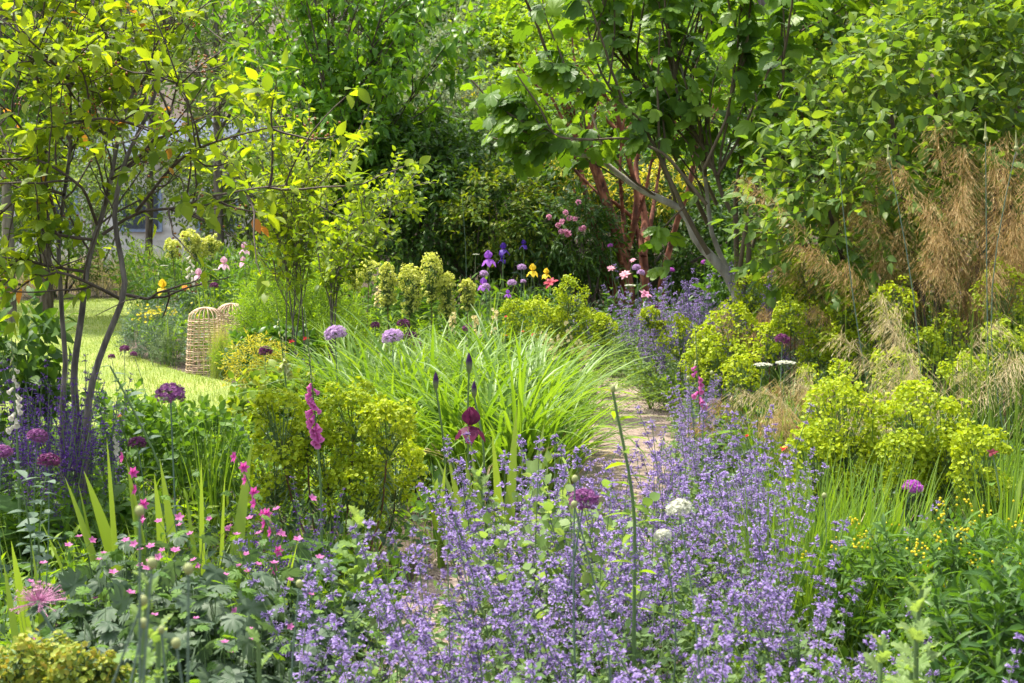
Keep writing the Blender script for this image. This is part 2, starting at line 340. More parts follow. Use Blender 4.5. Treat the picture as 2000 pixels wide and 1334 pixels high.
M['lf_crane'] = leafmat('cranesbill_leaf', [(.05, .09, .05), (.08, .125, .07), (.12, .17, .095)], .3, .5, .35, (1.2, 1.4, .6))
M['lf_poppy'] = leafmat('poppy_leaf', [(.16, .27, .07), (.22, .34, .1), (.28, .37, .16)], .5, .5, .3, (1.3, 1.25, .5))
M['lf_nettle'] = leafmat('toothed_leaf', [(.045, .1, .025), (.08, .16, .03), (.13, .22, .04)], .4, .5, .3)
M['lf_peony'] = leafmat('bronze_tinted_leaf', [(.11, .2, .03), (.17, .27, .04), (.24, .33, .05), (.3, .24, .06)], .45, .45, .35)
M['lf_red'] = leafmat('dark_red_leaf', [(.2, .03, .02), (.34, .05, .03)], .35, .4, .4, (1.3, .8, .6))
M['stem'] = leafmat('green_stem', [(.1, .17, .06), (.16, .24, .09)], .1, .5, .3)
M['stem_blue'] = leafmat('blue_stem', [(.1, .16, .11), (.15, .22, .15)], .1, .45, .4)
M['stem_red'] = leafmat('reddish_stem', [(.13, .06, .035), (.2, .1, .06)], 0, .6, .3)
M['blade'] = leafmat('strap_leaf', [(.07, .16, .025), (.115, .22, .03), (.165, .28, .04), (.22, .33, .055)], .42, .4, .5, tip=(.22, .33, .06), tip_amt=.3)
M['blade_dk'] = leafmat('grass_blade', [(.07, .13, .03), (.12, .2, .04), (.17, .26, .05)], .4, .5, .35)
M['sword'] = leafmat('sword_leaf', [(.12, .2, .06), (.19, .29, .06), (.26, .36, .08)], .45, .4, .4, tip=(.3, .4, .1), tip_amt=.4)
M['feather'] = leafmat('feather_grass', [(.2, .28, .07), (.3, .36, .12), (.42, .44, .2)], .4, .6, .2, tip=(.55, .48, .27), tpos=(.55, 1.))
M['straw'] = leafmat('golden_oat', [(.25, .145, .06), (.4, .27, .105), (.55, .42, .18), (.29, .16, .08)], .4, .5, .3, (1.2, 1.1, .7))
M['straw_pale'] = leafmat('pale_oat', [(.5, .4, .2), (.6, .52, .3)], .35, .5, .3, (1.1, 1.1, .7))
# flowers
M['bract'] = leafmat('lime_bract', [(.17, .29, .02), (.31, .42, .02), (.45, .525, .022)], .4, .5, .3, (1.25, 1.2, .5), tip=(.5, .54, .025), tip_amt=.45)
M['bract_b'] = leafmat('spent_lime_bract', [(.16, .28, .02), (.28, .4, .02), (.42, .51, .025)], .4, .5, .3, (1.25, 1.2, .5), tip=(.42, .5, .04), tip_amt=.4)
M['bract_y'] = leafmat('yellow_bract', [(.46, .54, .06), (.6, .64, .1), (.74, .74, .2)], .35, .5, .3, (1.1, 1.1, .6), tip=(.8, .78, .34), tip_amt=.5)
M['lf_spurge'] = leafmat('spurge_leaf', [(.07, .12, .06), (.11, .17, .08), (.15, .22, .09)], .3, .5, .35)
M['bract_o'] = leafmat('orange_tinted_bract', [(.14, .22, .03), (.22, .3, .04), (.32, .36, .05), (.44, .32, .06)], .35, .5, .3, (1.2, 1.1, .6))
def petal(name, c, dark=None, tr=.35, tip=None, amt=.6):
    d = dark or tuple(x * .6 for x in c)
    return leafmat(name, [d, c, tuple(min(1, x * 1.3 + .02) for x in c)], tr, .5, .25, (1.1, 1.05, 1.1), tip=tip, tip_amt=amt)
M['nep'] = petal('catmint_flower', (.295, .205, .46), (.19, .13, .32), .35, (.41, .325, .57), .5)
M['nep_calyx'] = leafmat('catmint_calyx', [(.22, .13, .27), (.27, .2, .3), (.24, .24, .18)], .25, .6, .2, (1, 1, 1))
M['sage'] = petal('sage_flower', (.11, .035, .26), (.05, .012, .11), .25)
M['sage_calyx'] = leafmat('sage_calyx', [(.12, .03, .14), (.2, .05, .2)], .2, .6, .2, (1, 1, 1))
M['al_purple'] = petal('purple_allium', (.25, .07, .23), (.13, .03, .12), .3, (.4, .17, .36), .5)
M['al_dark'] = petal('dark_allium', (.16, .03, .12), (.07, .015, .05), .3, (.26, .08, .2), .5)
M['al_lilac'] = petal('lilac_allium', (.52, .34, .58), (.36, .2, .42), .35, (.7, .54, .72), .6)
M['al_mag'] = petal('magenta_allium', (.45, .08, .48), (.28, .05, .3), .35, (.6, .22, .6), .5)
M['white'] = petal('white_petal', (.62, .63, .5), (.42, .48, .3), .3, (.74, .74, .66), .6)
M['pink_sch'] = petal('pink_allium', (.58, .24, .42), (.42, .14, .28), .3, (.7, .4, .55), .6)
M['plum'] = petal('plum_iris', (.1, .01, .045), (.045, .006, .025), .3, (.17, .02, .08), .5)
M['iris_purple'] = petal('purple_iris', (.3, .09, .5), (.18, .04, .34), .4, (.42, .18, .6), .5)
M['iris_blue'] = petal('violet_iris', (.07, .025, .26), (.03, .012, .12), .3)
M['iris_yellow'] = petal('yellow_iris', (.75, .56, .03), (.6, .4, .02), .4, (.8, .64, .06), .5)
M['iris_pink'] = petal('pink_iris', (.68, .38, .5), (.5, .22, .36), .4, (.8, .66, .7), .7)
M['iris_cream'] = petal('cream_iris', (.8, .72, .4), (.7, .58, .15), .4, (.82, .8, .66), .7)
M['beard'] = leafmat('orange_beard', [(.6, .25, .02), (.7, .4, .04)], .2, .6)
M['maroon'] = petal('maroon_flower', (.13, .008, .018), (.06, .005, .012), .2)
M['red'] = petal('red_flower', (.6, .035, .03), (.4, .015, .02), .35)
M['crimson'] = petal('crimson_flower', (.34, .03, .05), (.2, .015, .03), .3)
M['orange'] = petal('orange_flower', (.7, .25, .03), (.5, .14, .02), .3)
M['pink'] = petal('pink_flower', (.75, .35, .42), (.6, .22, .3), .4, (.8, .5, .55), .5)
M['cranepink'] = petal('cranesbill_petal', (.5, .12, .33), (.38, .06, .24), .4, (.62, .3, .48), .5)
M['fox_mag'] = petal('magenta_bell', (.55, .1, .36), (.4, .05, .24), .4, (.68, .26, .5), .5)
M['fox_white'] = petal('white_bell', (.6, .6, .45), (.45, .48, .3), .4, (.66, .58, .56), .5)
M['glad'] = petal('magenta_sword_lily', (.58, .06, .32), (.4, .03, .2), .45, (.7, .2, .45), .5)
M['cream'] = petal('cream_flower', (.75, .68, .36), (.62, .54, .2), .35)
M['yellow'] = petal('yellow_flower', (.7, .6, .03), (.55, .48, .02), .35)
M['rhodo'] = petal('rose_pink_flower', (.6, .22, .36), (.45, .12, .22), .35, (.74, .45, .55), .6)
M['bud'] = leafmat('green_bud', [(.3, .34, .14), (.4, .42, .2)], .25, .5, .3)
M['bud_iris'] = leafmat('iris_bud', [(.16, .22, .1), (.22, .24, .12)], .25, .5, .3, tip=(.05, .015, .08), tpos=(.35, .6))
# built things
M['bamboo'] = bark('split_bamboo', [(.36, .23, .14), (.48, .33, .21), (.6, .45, .31)], 30, .6, .1)
M['wall'] = plain('pale_render', (.75, .74, .7), .8)
M['slate'] = plain('slate_roof', (.12, .14, .19), .95, .1)
M['pane'] = plain('dark_glass', (.05, .07, .1), .15, .6)
M['frame'] = plain('painted_frame', (.3, .4, .6), .5)
# ---------------------------------------------------------------- the setting
def sheet(name, xs, ys, mat, dz=0., keep=None):
    X, Y = np.meshgrid(xs, ys); v = np.stack([X, Y, GZ(X, Y) + dz], -1).reshape(-1, 3); nx, ny = len(xs), len(ys)
    i = np.arange(nx * ny).reshape(ny, nx); q = np.stack([i[:-1, :-1], i[:-1, 1:], i[1:, 1:], i[1:, :-1]], -1).reshape(-1, 4)
    b = MB(); b.add(v, q); o = mkobj(name, b.mesh(name, mat)); tag(o, kind='structure'); return o
def nonuni(a, b, n): return np.sign(np.linspace(a, b, n)) * np.abs(np.linspace(a, b, n)) ** 1.7
g = sheet('ground', np.linspace(-12, 12, 121) ** 3 / 12, np.concatenate([np.linspace(-30, 0, 10), np.linspace(.3, 40, 150), np.linspace(41, 170, 50)]), M['soil'])
def ribbon(name, left, right, mat, dz, n=60, across=8):
    L = curve(left, n); Rr = curve(right, n); s = np.linspace(0, 1, across)
    P = L[:, None] * (1 - s[None, :, None]) + Rr[:, None] * s[None, :, None]; P[..., 2] = GZ(P[..., 0], P[..., 1]) + dz
    i = np.arange(n * across).reshape(n, across); q = np.stack([i[:-1, :-1], i[:-1, 1:], i[1:, 1:], i[1:, :-1]], -1).reshape(-1, 4)
    b = MB(); b.add(P, q); o = mkobj(name, b.mesh(name, mat)); tag(o, kind='structure'); return P
def gp(px, d): p = U(px, 700, d); return [p[0], p[1], 0]
lawnP = ribbon('lawn', [gp(-900, 8.6), gp(-950, 14), gp(-900, 20), gp(-800, 26.5)], [gp(500, 9.4), gp(478, 11.2), gp(452, 12.7), gp(350, 13.7), gp(262, 15), gp(240, 17.5), gp(262, 21), gp(300, 25), gp(310, 26.5)], M['lawn'], .006, 60, 60)
path_c = [(1205, 18.5, 1.0), (1212, 16, 1.0), (1238, 13.6, 1.05), (1256, 11.6, 1.1), (1245, 9.6, 1.1), (1205, 8, 1.1), (1140, 6.4, 1.15), (1060, 5.2, 1.2), (960, 3.8, 1.2), (900, 2.5, 1.2)]
pl = [np.array(gp(p, d)) + [-w / 2, 0, 0] for p, d, w in path_c]; pr = [np.array(gp(p, d)) + [w / 2, 0, 0] for p, d, w in path_c]
pathP = ribbon('path', pl, pr, M['gravel'], .008, 80, 8)
# loose stones on the path and short mown grass: nobody could count them
k = rng.integers(0, len(pathP) - 1, 9000); f = rnd(0, 1, (9000, 1)); e = rnd(-.03, 1.03, (9000, 1))
pp = (pathP[k, 0] * (1 - f) + pathP[k + 1, 0] * f) * (1 - e) + (pathP[k, -1] * (1 - f) + pathP[k + 1, -1] * f) * e
b = MB(); st = ball(5, 3); inst(b, st, pp + Zv * .002, rvec(9000) * [1, 1, .1], Zv, np.stack([rnd(.006, .02, 9000), rnd(.006, .02, 9000), rnd(.004, .01, 9000)], 1))
tag(mkobj('gravel', b.mesh('gravel', M['stone'], smooth=False)), 'loose tan gravel lying on the garden path', 'gravel', kind='stuff')
n = 110000; k = rng.integers(0, lawnP.shape[0] - 1, n); j = rng.integers(0, lawnP.shape[1] - 1, n); a_, b_ = rnd(0, 1, (n, 1)), rnd(0, 1, (n, 1))
pp = (lawnP[k, j] * (1 - a_) + lawnP[k + 1, j] * a_) * (1 - b_) + (lawnP[k, j + 1] * (1 - a_) + lawnP[k + 1, j + 1] * a_) * b_
b = MB(); blades(b, pp, rnd(0, 6.28, n), rnd(.025, .075, n), rnd(.004, .009, n), rnd(0, .8, n), rnd(0, .8, n), K=1, fold=0)
tag(mkobj('mown_grass', b.mesh('mown_grass', M['lawn_blade'])), 'short mown sunlit grass of the lawn', 'grass', kind='stuff')
# sky dome is the world. Beyond: a far wood on rising ground, one mass
E_ = []
for i in range(80):
    x = rnd(-34, 34); y = rnd(50, 66); h = rnd(11, 17); z0 = float(GZ(x, y))
    E_.append([x, y, z0 + h * .5, rnd(3, 4.5), rnd(2.5, 3.5), h * .58])
p, d = shell(E_, 30000, .75, 1.05); keep = d[:, 1] < .45; p, d = p[keep], d[keep]
b = MB(); sprays(b, None, p, d, rnd(.3, .7, len(p)), 5, L_OV2, .34, droop=.3, up=.5)
tag(mkobj('far_wood', b.mesh('far_wood', M['lf_far'])), 'far wood of grey green trees closing the view behind the garden', 'wood', kind='stuff')

# pale house glimpsed through the leaves at the left
hx = U(190, 330, 42); house = empty('house', (float(hx[0]), 44, float(GZ(hx[0], 44))), R(4), 1, 'pale rendered house with slate roof glimpsed through the tree leaves', 'house')
def box(b, c, s, m=0):
    c = np.array(c, float); s = np.array(s, float) / 2
    v = np.array([[x, y, z] for z in (-1, 1) for y in (-1, 1) for x in (-1, 1)]) * s + c
    b.add(v, [[0, 2, 3, 1], [4, 5, 7, 6], [0, 1, 5, 4], [2, 6, 7, 3], [0, 4, 6, 2], [1, 3, 7, 5]], m=m)
b = MB(); box(b, (0, 0, 1.7), (9.5, 5, 3.4)); wall = mkobj('wall', b.mesh('wall', M['wall'], False), house)
b = MB(); v = [(-5.1, -2.9, 3.3), (5.1, -2.9, 3.3), (5.1, 2.9, 3.3), (-5.1, 2.9, 3.3), (-5.1, 0, 4.6), (5.1, 0, 4.6)]
b.add(v, [[0, 1, 5, 4], [2, 3, 4, 5], [0, 3, 2, 1]], [[0, 4, 3], [1, 2, 5]]); mkobj('roof', b.mesh('roof', M['slate'], False), house)
for wx in (-3.4, -1.2, 1.2, 3.4):
    b = MB(); box(b, (wx, -2.56, 1.75), (1.2, .12, 1.2)); w = mkobj('window', b.mesh('window', M['frame'], False), house)
    b = MB(); box(b, (wx, -2.63, 1.75), (1.0, .04, 1.0)); mkobj('pane', b.mesh('pane', M['pane'], False), w)

# bank behind: low ground cover over the slope
n = 9000; x = rnd(-4.5, 16, n); y = rnd(17.5, 44, n); p = np.stack([x, y, GZ(x, y)], 1)
b = MB(); sprays(b, None, p, nrm(rvec(n, .5) + Zv), rnd(.2, .6, n), 8, L_OV2, .12, droop=.1, up=.6)
tag(mkobj('bank_ground_cover', b.mesh('bank_ground_cover', M['lf_mid'])), 'mixed low ground cover on the bank behind the hedge', 'ground cover', kind='stuff')
# ---------------------------------------------------------------- trees and shrubs
def bset(pl, d, K=14, ds=None):
    """a limb through photo points, at depth d (ds: depth offset at each point)"""
    ds = ds if ds is not None else np.zeros(len(pl))
    return curve([U(x, y, d + o) for (x, y), o in zip(pl, ds)], K)
def wander(n, a): return np.concatenate([[0], np.cumsum(rng.normal(0, a, n - 1))])
def tree_parts(name, loc, parts, label, cat, group=None):
    """parts: (part name, MB, material[, sub list])"""
    o = empty(name, loc, 0, 1, label, cat, group)
    for p in parts:
        c = mkobj(p[0], p[1].mesh(p[0], p[2], off=loc), o)
        for q in (p[3] if len(p) > 3 else []): mkobj(q[0], q[1].mesh(q[0], q[2], off=loc), c)
    return o
def gnd(p): return np.array([p[0], p[1], float(GZ(p[0], p[1])) - .05])

# --- serviceberry at the left, three stems rising from the bed
D = 6.0
A = bset([(123, 1010), (121, 765), (131, 713), (122, 643), (119, 566), (112, 485), (125, 380), (140, 280), (135, 150), (120, 0)], D + .15, 24)
B = bset([(150, 1000), (150, 804), (142, 741), (150, 678), (161, 608), (168, 531), (182, 468), (201, 420), (217, 350), (231, 266), (245, 210), (262, 178)], D, 24)
Cc = bset([(160, 990), (173, 776), (189, 713), (210, 657), (241, 587), (248, 562), (241, 524), (229, 468), (220, 420), (240, 320), (300, 200), (330, 60)], D - .12, 24)
limbs = [
    [(262, 178), (240, 130), (205, 70), (170, -20)], [(262, 178), (258, 130), (238, 45), (232, -40)],
    [(200, 458), (266, 413), (350, 406), (402, 385), (507, 366), (560, 362)], [(266, 413), (297, 375), (322, 340), (364, 301), (420, 276), (518, 250), (560, 246)],
    [(119, 455), (70, 287), (35, 241), (0, 203), (-50, 160)], [(210, 180), (150, 175), (115, 133), (52, 73), (-10, 30)],
    [(227, 270), (171, 245), (157, 210), (120, 150), (90, 60)], [(190, 440), (164, 367), (105, 325), (40, 300), (-40, 290)],
    [(182, 468), (100, 460), (70, 388), (17, 329), (-60, 280)], [(168, 531), (95, 520), (40, 505), (-40, 500)],
    [(241, 587), (190, 560), (120, 530), (60, 545), (-10, 600)], [(245, 575), (290, 585), (310, 570), (355, 568)],
    [(217, 350), (280, 300), (330, 230), (350, 150)], [(140, 280), (90, 200), (60, 120), (70, 20)], [(125, 380), (60, 360), (0, 420), (-50, 430)],
    [(262, 178), (300, 130), (330, 60), (340, -30)], [(350, 406), (400, 430), (440, 420)], [(150, 240), (200, 230), (260, 240), (320, 260)]]
LP = np.stack([bset(l, D, 14, wander(len(l), .22)) for l in limbs])
tr = MB()
for P, r in ((A, .0135), (B, .0185), (Cc, .0165)): tubes(tr, P, np.linspace(r, r * .38, 24), 8)
br = MB(); tubes(br, LP, np.linspace(.0078, .0026, 14)[None], 6)
allp = np.concatenate([LP, A[10:][None], B[10:][None], Cc[10:][None]]) if False else LP
S1, r1 = sub(LP, 120, (.25, .6), .8, .22, .12, 8, .13, r0=.0045, r1=.0018); tubes(br, S1, r1, 4)
UP = np.stack([X[-14:] for X in (A, B, Cc)]); S0, r0_ = sub(UP, 34, (.25, .6), .8, .2, .2, 8, .13, r0=.0045, r1=.0018); tubes(br, S0, r0_, 4)
S2 = np.concatenate([S1, S0])
lf = MB(); lr_ = MB(); be = MB()
def keep_high(T_):
    'leaves stay off the lower right side, where the lawn shows under the branches'
    q = T_[:, 0]; return T_[~((q[:, 0] > U(215, 400, 6)[0]) & (q[:, 2] < U(300, 448, 6)[2])) & ~((q[:, 2] < U(300, 540, 6)[2]) & (rnd(0, 1, len(q)) < .75))]
for (P, n) in ((S2, 430), (LP, 150)):
    T_, rr = sub(P, n, (.05, .16), .9, .25, .15, 4, .15); T_ = keep_high(T_); T_ = T_[~((T_[:, 0, 0] > U(330, 300, 6)[0]) & (rnd(0, 1, len(T_)) < .55))]; n = len(T_); C_, D_ = T_[:, 0], nrm(T_[:, -1] - T_[:, 0]); tl = np.linalg.norm(T_[:, -1] - T_[:, 0], axis=1)
    k = int(n * .965); sprays(lf, br, C_[:k], D_[:k], tl[:k], 6, L_OV, .066, droop=.18, up=.72, tw=.0013, rad=.9)
    sprays(lr_, br, C_[k:], D_[k:], tl[k:], 3, L_OV, .06, droop=.18, up=.7, tw=.0013)
C_, D_ = ends(keep_high(S2), 1.); sprays(lf, None, C_, D_, .07, 5, L_OV, .068, droop=.15, up=.7)
C_, D_ = ends(S2, .7); kk = rng.choice(len(C_), 70); inst(be, BALL, (C_[kk][:, None] + rng.normal(0, .025, (70, 7, 3))).reshape(-1, 3), Zv, [1., 0, 0], .009)
loc = gnd(U(150, 1000, D))
tree_parts('serviceberry_tree', loc, [('trunk', tr, M['bark_grey'], [('branches', br, M['twig'])]), ('foliage', lf, M['lf_service'], [('turning_leaves', lr_, M['lf_service_red'])]), ('berries', be, M['berry'])],
           'open yellow-green serviceberry with three slender grey stems beside the lawn', 'tree')
for q in bpy.data.objects['serviceberry_tree'].children:
    if q.name.startswith('berries'): q['kind'] = 'stuff'

# --- drooping-leaved tree in the middle distance
def fan_tree(name, bx, by, d, tops, r, leafm, barkm, tpl, size, n1, n2, label, S=7, droop=.6, spread=.6, up=.3, start=.3, lr=(.6, 1.4), tl=(.18, .4), cat='tree', depth=.9, wob=30, group=None, rad=1., K=16, sp=8, low=2000):
    p0 = U(bx, by, d); loc = gnd(p0); Ls = []
    for (x, y) in tops:
        mid = ((bx + x) / 2 + (bx - x) * .12 + rnd(-wob, wob) * .4, (by + y) / 2 + rnd(-20, 20)); o = rnd(-depth, depth)
        q = [np.array([loc[0] + rnd(-.12, .12), d + rnd(-.1, .1), loc[2]]), U(bx + (x - bx) * sp / 100 + rnd(-8, 8), by, d), U(*mid, d + o * .5), U(x, y, d + o)]
        Ls.append(curve(q, K))
    LP = np.stack(Ls); tr = MB(); tubes(tr, LP, (np.linspace(r, r * .15, K)[None] * rnd(.7, 1.1, (len(tops), 1))), 7)
    br = MB(); S1, r1 = sub(LP, n1, lr, spread, up, start, 8, .13, r0=r * .3, r1=.004); tubes(br, S1, r1, 4)
    S1 = S1[S1[:, -1, 2] > U(bx, low, d)[2]]; T_, _ = sub(S1, n2, tl, .8, .1, .15, 4, .15); lf = MB()
    sprays(lf, br, T_[:, 0], nrm(T_[:, -1] - T_[:, 0]), np.linalg.norm(T_[:, -1] - T_[:, 0], axis=1), S, tpl, size, droop=droop, up=.6, tw=.003, rad=rad)
    C_, D_ = ends(np.concatenate([S1, LP[:, -8:]]), 1.); sprays(lf, br, C_, D_, np.mean(tl), S, tpl, size, droop=droop, up=.6, tw=.003)
    return tree_parts(name, loc, [('trunk', tr, barkm, [('branches', br, barkm)]), ('foliage', lf, leafm)], label, cat, group)
fan_tree('cherry_tree', 662, 440, 17.5, [(425, 30), (470, 130), (520, -40), (500, 190), (580, -80), (640, -120), (610, 60), (700, -110), (690, 100), (770, -60), (760, 120), (840, 20), (820, 170), (870, 100), (800, 270), (560, 260)], .03, M['lf_cherry'], M['bark_brown'], L_DROOP, .145, 160, 950,
         'bushy green tree with drooping pointed leaves and many dark stems in the middle', droop=.75, up=.22)
# --- small serviceberry shrub in front of it
fan_tree('serviceberry_tree', 582, 520, 11, [(440, 300), (510, 230), (560, 250), (610, 300), (650, 320), (570, 330)], .008, M['lf_service'], M['bark_grey'], L_OV, .062, 90, 430,
         'small bright yellow-green multi-stemmed tree in front of the drooping dark one', S=6, droop=.2, start=.35, lr=(.3, .7), tl=(.1, .22), sp=20, low=480)
fan_tree('leaning_shrub', 640, 560, 10.2, [(800, 350), (745, 380), (790, 410), (720, 440)], .009, M['lf_service'], M['bark_grey'], L_OV, .058, 46, 250,
         'thin arching shrub leaning right towards the dark hedge', S=6, droop=.2, start=.45, lr=(.2, .5), tl=(.1, .2), cat='shrub', wob=8)

# --- fig: pale limbs, long shoots, big lobed leaves
D = 11.
fig = [([(1440, 640), (1440, 560), (1408, 520), (1384, 496), (1352, 465), (1349, 433), (1335, 405), (1262, 378), (1210, 343), (1175, 308), (1110, 300), (1040, 296)], .046, 0),
       ([(1450, 650), (1440, 560), (1405, 496), (1386, 450), (1384, 400), (1375, 330), (1360, 250), (1330, 130), (1300, 0), (1290, -60)], .034, .3),
       ([(1440, 600), (1462, 530), (1468, 480), (1447, 441), (1412, 392), (1401, 343), (1380, 297), (1352, 252), (1325, 196), (1300, 90), (1280, -40)], .032, -.3),
       ([(1440, 560), (1436, 375), (1447, 315), (1454, 290), (1468, 252), (1503, 224), (1531, 180), (1545, 100), (1530, -30)], .035, .4),
       ([(1384, 496), (1340, 420), (1300, 330), (1252, 235), (1196, 182), (1168, 133), (1150, 70), (1130, -30)], .028, -.4),
       ([(1384, 440), (1345, 360), (1310, 290), (1262, 224), (1238, 133), (1213, 70), (1200, -40)], .028, .5),
       ([(1440, 560), (1460, 420), (1500, 300), (1529, 175), (1534, 88), (1527, -30)], .026, -.8),
       ([(1450, 560), (1490, 400), (1560, 230), (1608, 91), (1588, -40)], .024, .6),
       ([(1400, 400), (1350, 290), (1340, 200), (1363, 70), (1430, -40)], .024, .8),
       ([(1380, 400), (1300, 300), (1224, 268), (1161, 273), (1098, 273), (1035, 294), (1005, 300)], .02, -.6),
       ([(1161, 273), (1098, 270), (1066, 252), (1045, 231), (1017, 196), (985, 190)], .013, -.7),
       ([(1252, 235), (1189, 178), (1126, 165), (1098, 140), (1070, 110)], .013, -.5),
       ([(1401, 343), (1450, 260), (1490, 160), (1545, 80), (1629, -20)], .018, -.3),
       ([(1447, 441), (1500, 400), (1560, 330), (1600, 220)], .016, .2), ([(1335, 405), (1290, 450), (1300, 480), (1290, 520)], .012, -.5), ([(1375, 330), (1420, 230), (1440, 100), (1450, -40)], .02, -.7)]
K = 18; LP = np.stack([bset(l, D + o, K, np.linspace(0, 1, len(l)) * rnd(-.7, .5)) for l, r, o in fig]); loc = gnd(LP[0][0]); LP[0][0][2] = loc[2]; LP[1][0][2] = loc[2]; LP[2][0][2] = loc[2]
tr = MB(); sh = MB()
for i, (l, r, o) in enumerate(fig): tubes(tr if i < 2 else sh, LP[i], np.linspace(r, r * .22, K) * (1 if i == 0 else .72), 8)
S1, r1 = sub(LP, 130, (.4, 1.0), .55, .5, .3, 8, .09, r0=.011, r1=.006); _e = S1[:, -1]; _k = ~((_e[:, 0] < U(1340, 400, 11)[0]) & (_e[:, 2] < U(1340, 320, 11)[2])); S1, r1 = S1[_k], r1[_k]; tubes(sh, S1, r1, 5)
lf = MB(); pt = MB()
def fig_leaves(P, n, t0):
    M_, K0, _ = P.shape; pi = rng.integers(0, M_, n); t = np.clip(rng.beta(2.2, 1.2, n), t0, 1) * (K0 - 1.001); i = t.astype(int); f = (t - i)[:, None]
    p = P[pi, i] * (1 - f) + P[pi, i + 1] * f; ok = ~((p[:, 0] < U(1345, 330, 11)[0]) & (p[:, 2] < U(1345, 318, 11)[2])) | (n < 20); p, pi, i, n = p[ok], pi[ok], i[ok], int(ok.sum()); tg = nrm(P[pi, i + 1] - P[pi, i]); r = nrm(np.cross(tg, rvec(n)))
    pd = nrm(r + tg * .55 + Zv * .25 + rvec(n, .15)); q = p + pd * rnd(.05, .11, (n, 1))
    tubes(pt, np.stack([p, (p + q) / 2 + Zv * .006, q], 1), .0035, 3)
    ld = nrm(pd * [1, 1, .3] + rvec(n, .25) - Zv * rnd(.1, .9, (n, 1))); nz = nrm(Zv * 1. + pd * .5 + rvec(n, .5))
    inst(lf, FIG, q, ld, nz, rnd(.09, .168, n) * np.where(rnd(0, 1, n) < .15, .6, 1))
fig_leaves(S1, 1350, .3); fig_leaves(LP[[3, 4, 5, 6, 7, 8, 9, 10, 11, 12, 13, 15]], 520, .4); fig_leaves(LP[:3], 30, .8); fig_leaves(LP[14:15], 11, .35)
tree_parts('fig_tree', loc, [('trunk', tr, M['bark_fig'], [('shoots', sh, M['shoot_fig'])]), ('foliage', lf, M['lf_fig'], [('leaf_stalks', pt, M['stem'])])],
           'fig tree with big lobed glossy leaves and a bending pale grey trunk', 'tree')

# --- paperbark maple: peeling cinnamon stems under the fig
D = 16.
red = [[(1212, 690), (1206, 594), (1192, 548), (1175, 496), (1157, 433), (1143, 378), (1136, 336), (1112, 285), (1060, 240)], [(1228, 690), (1224, 545), (1217, 496), (1196, 433), (1180, 380), (1165, 330), (1140, 290), (1100, 200)],
       [(1226, 600), (1224, 490), (1238, 440), (1245, 380), (1225, 300), (1200, 200)],
       [(1262, 690), (1259, 524), (1254, 478), (1262, 433), (1250, 380), (1240, 330), (1260, 220)],
       [(1296, 690), (1290, 560), (1308, 485), (1322, 433), (1345, 370), (1360, 280)], [(1256, 500), (1240, 430), (1200, 395), (1170, 380), (1120, 330)]]
red += [[(1219, 530), (1200, 460), (1188, 420), (1170, 360), (1158, 310), (1150, 240)], [(1226, 490), (1243, 430), (1262, 370), (1275, 300)], [(1258, 500), (1272, 430), (1285, 350), (1300, 260)], [(1190, 540), (1172, 470), (1150, 420), (1120, 370)], [(1222, 480), (1216, 410), (1210, 340), (1215, 260)]]
rr = [.06, .1, .046, .064, .052, .03, .034, .032, .03, .026, .03]; tr = MB(); LPs = []
for l, r in zip(red, rr):
    P = bset(l, D, 20, wander(len(l), .15)); LPs.append(P); an = rnd(.9, 1.12, 20); tubes(tr, P, np.linspace(r, r * .35, 20) * an, 9)
fl = MB(); n = 420                                    # curls of peeling bark
LPs = np.stack(LPs); pi = rng.integers(0, len(LPs), n); i = rng.integers(0, 15, n); p = LPs[pi, i] + (LPs[pi, i + 1] - LPs[pi, i]) * rnd(0, 1, (n, 1)); r = nrm(rvec(n) * [1, 1, .15]); rad = np.array(rr)[pi] * (1 - .65 * i / 20)
inst(tr, leaf(.6, 3, .5, .9), p + r * rad[:, None] * .96, nrm(r + rvec(n, .5)), r, rnd(.015, .04, n))
loc = gnd(LPs[1][0]); lf = MB(); br = MB(); S1, r1 = sub(LPs[:, 13:], 30, (.6, 1.4), .7, .3, .3, 8, .12, r0=.02, r1=.006); tubes(br, S1, r1, 4)
T_, _ = sub(S1, 420, (.2, .4), .8, .15, .15, 4); sprays(lf, br, T_[:, 0], nrm(T_[:, -1] - T_[:, 0]), .3, 6, L_LAN, .1, droop=.3, up=.6)
tree_parts('paperbark_maple_tree', loc, [('trunk', tr, M['bark_red'], [('branches', br, M['bark_red'])]), ('foliage', lf, M['lf_mid'])],
           'multi-stemmed tree with peeling cinnamon red bark under the fig', 'tree')

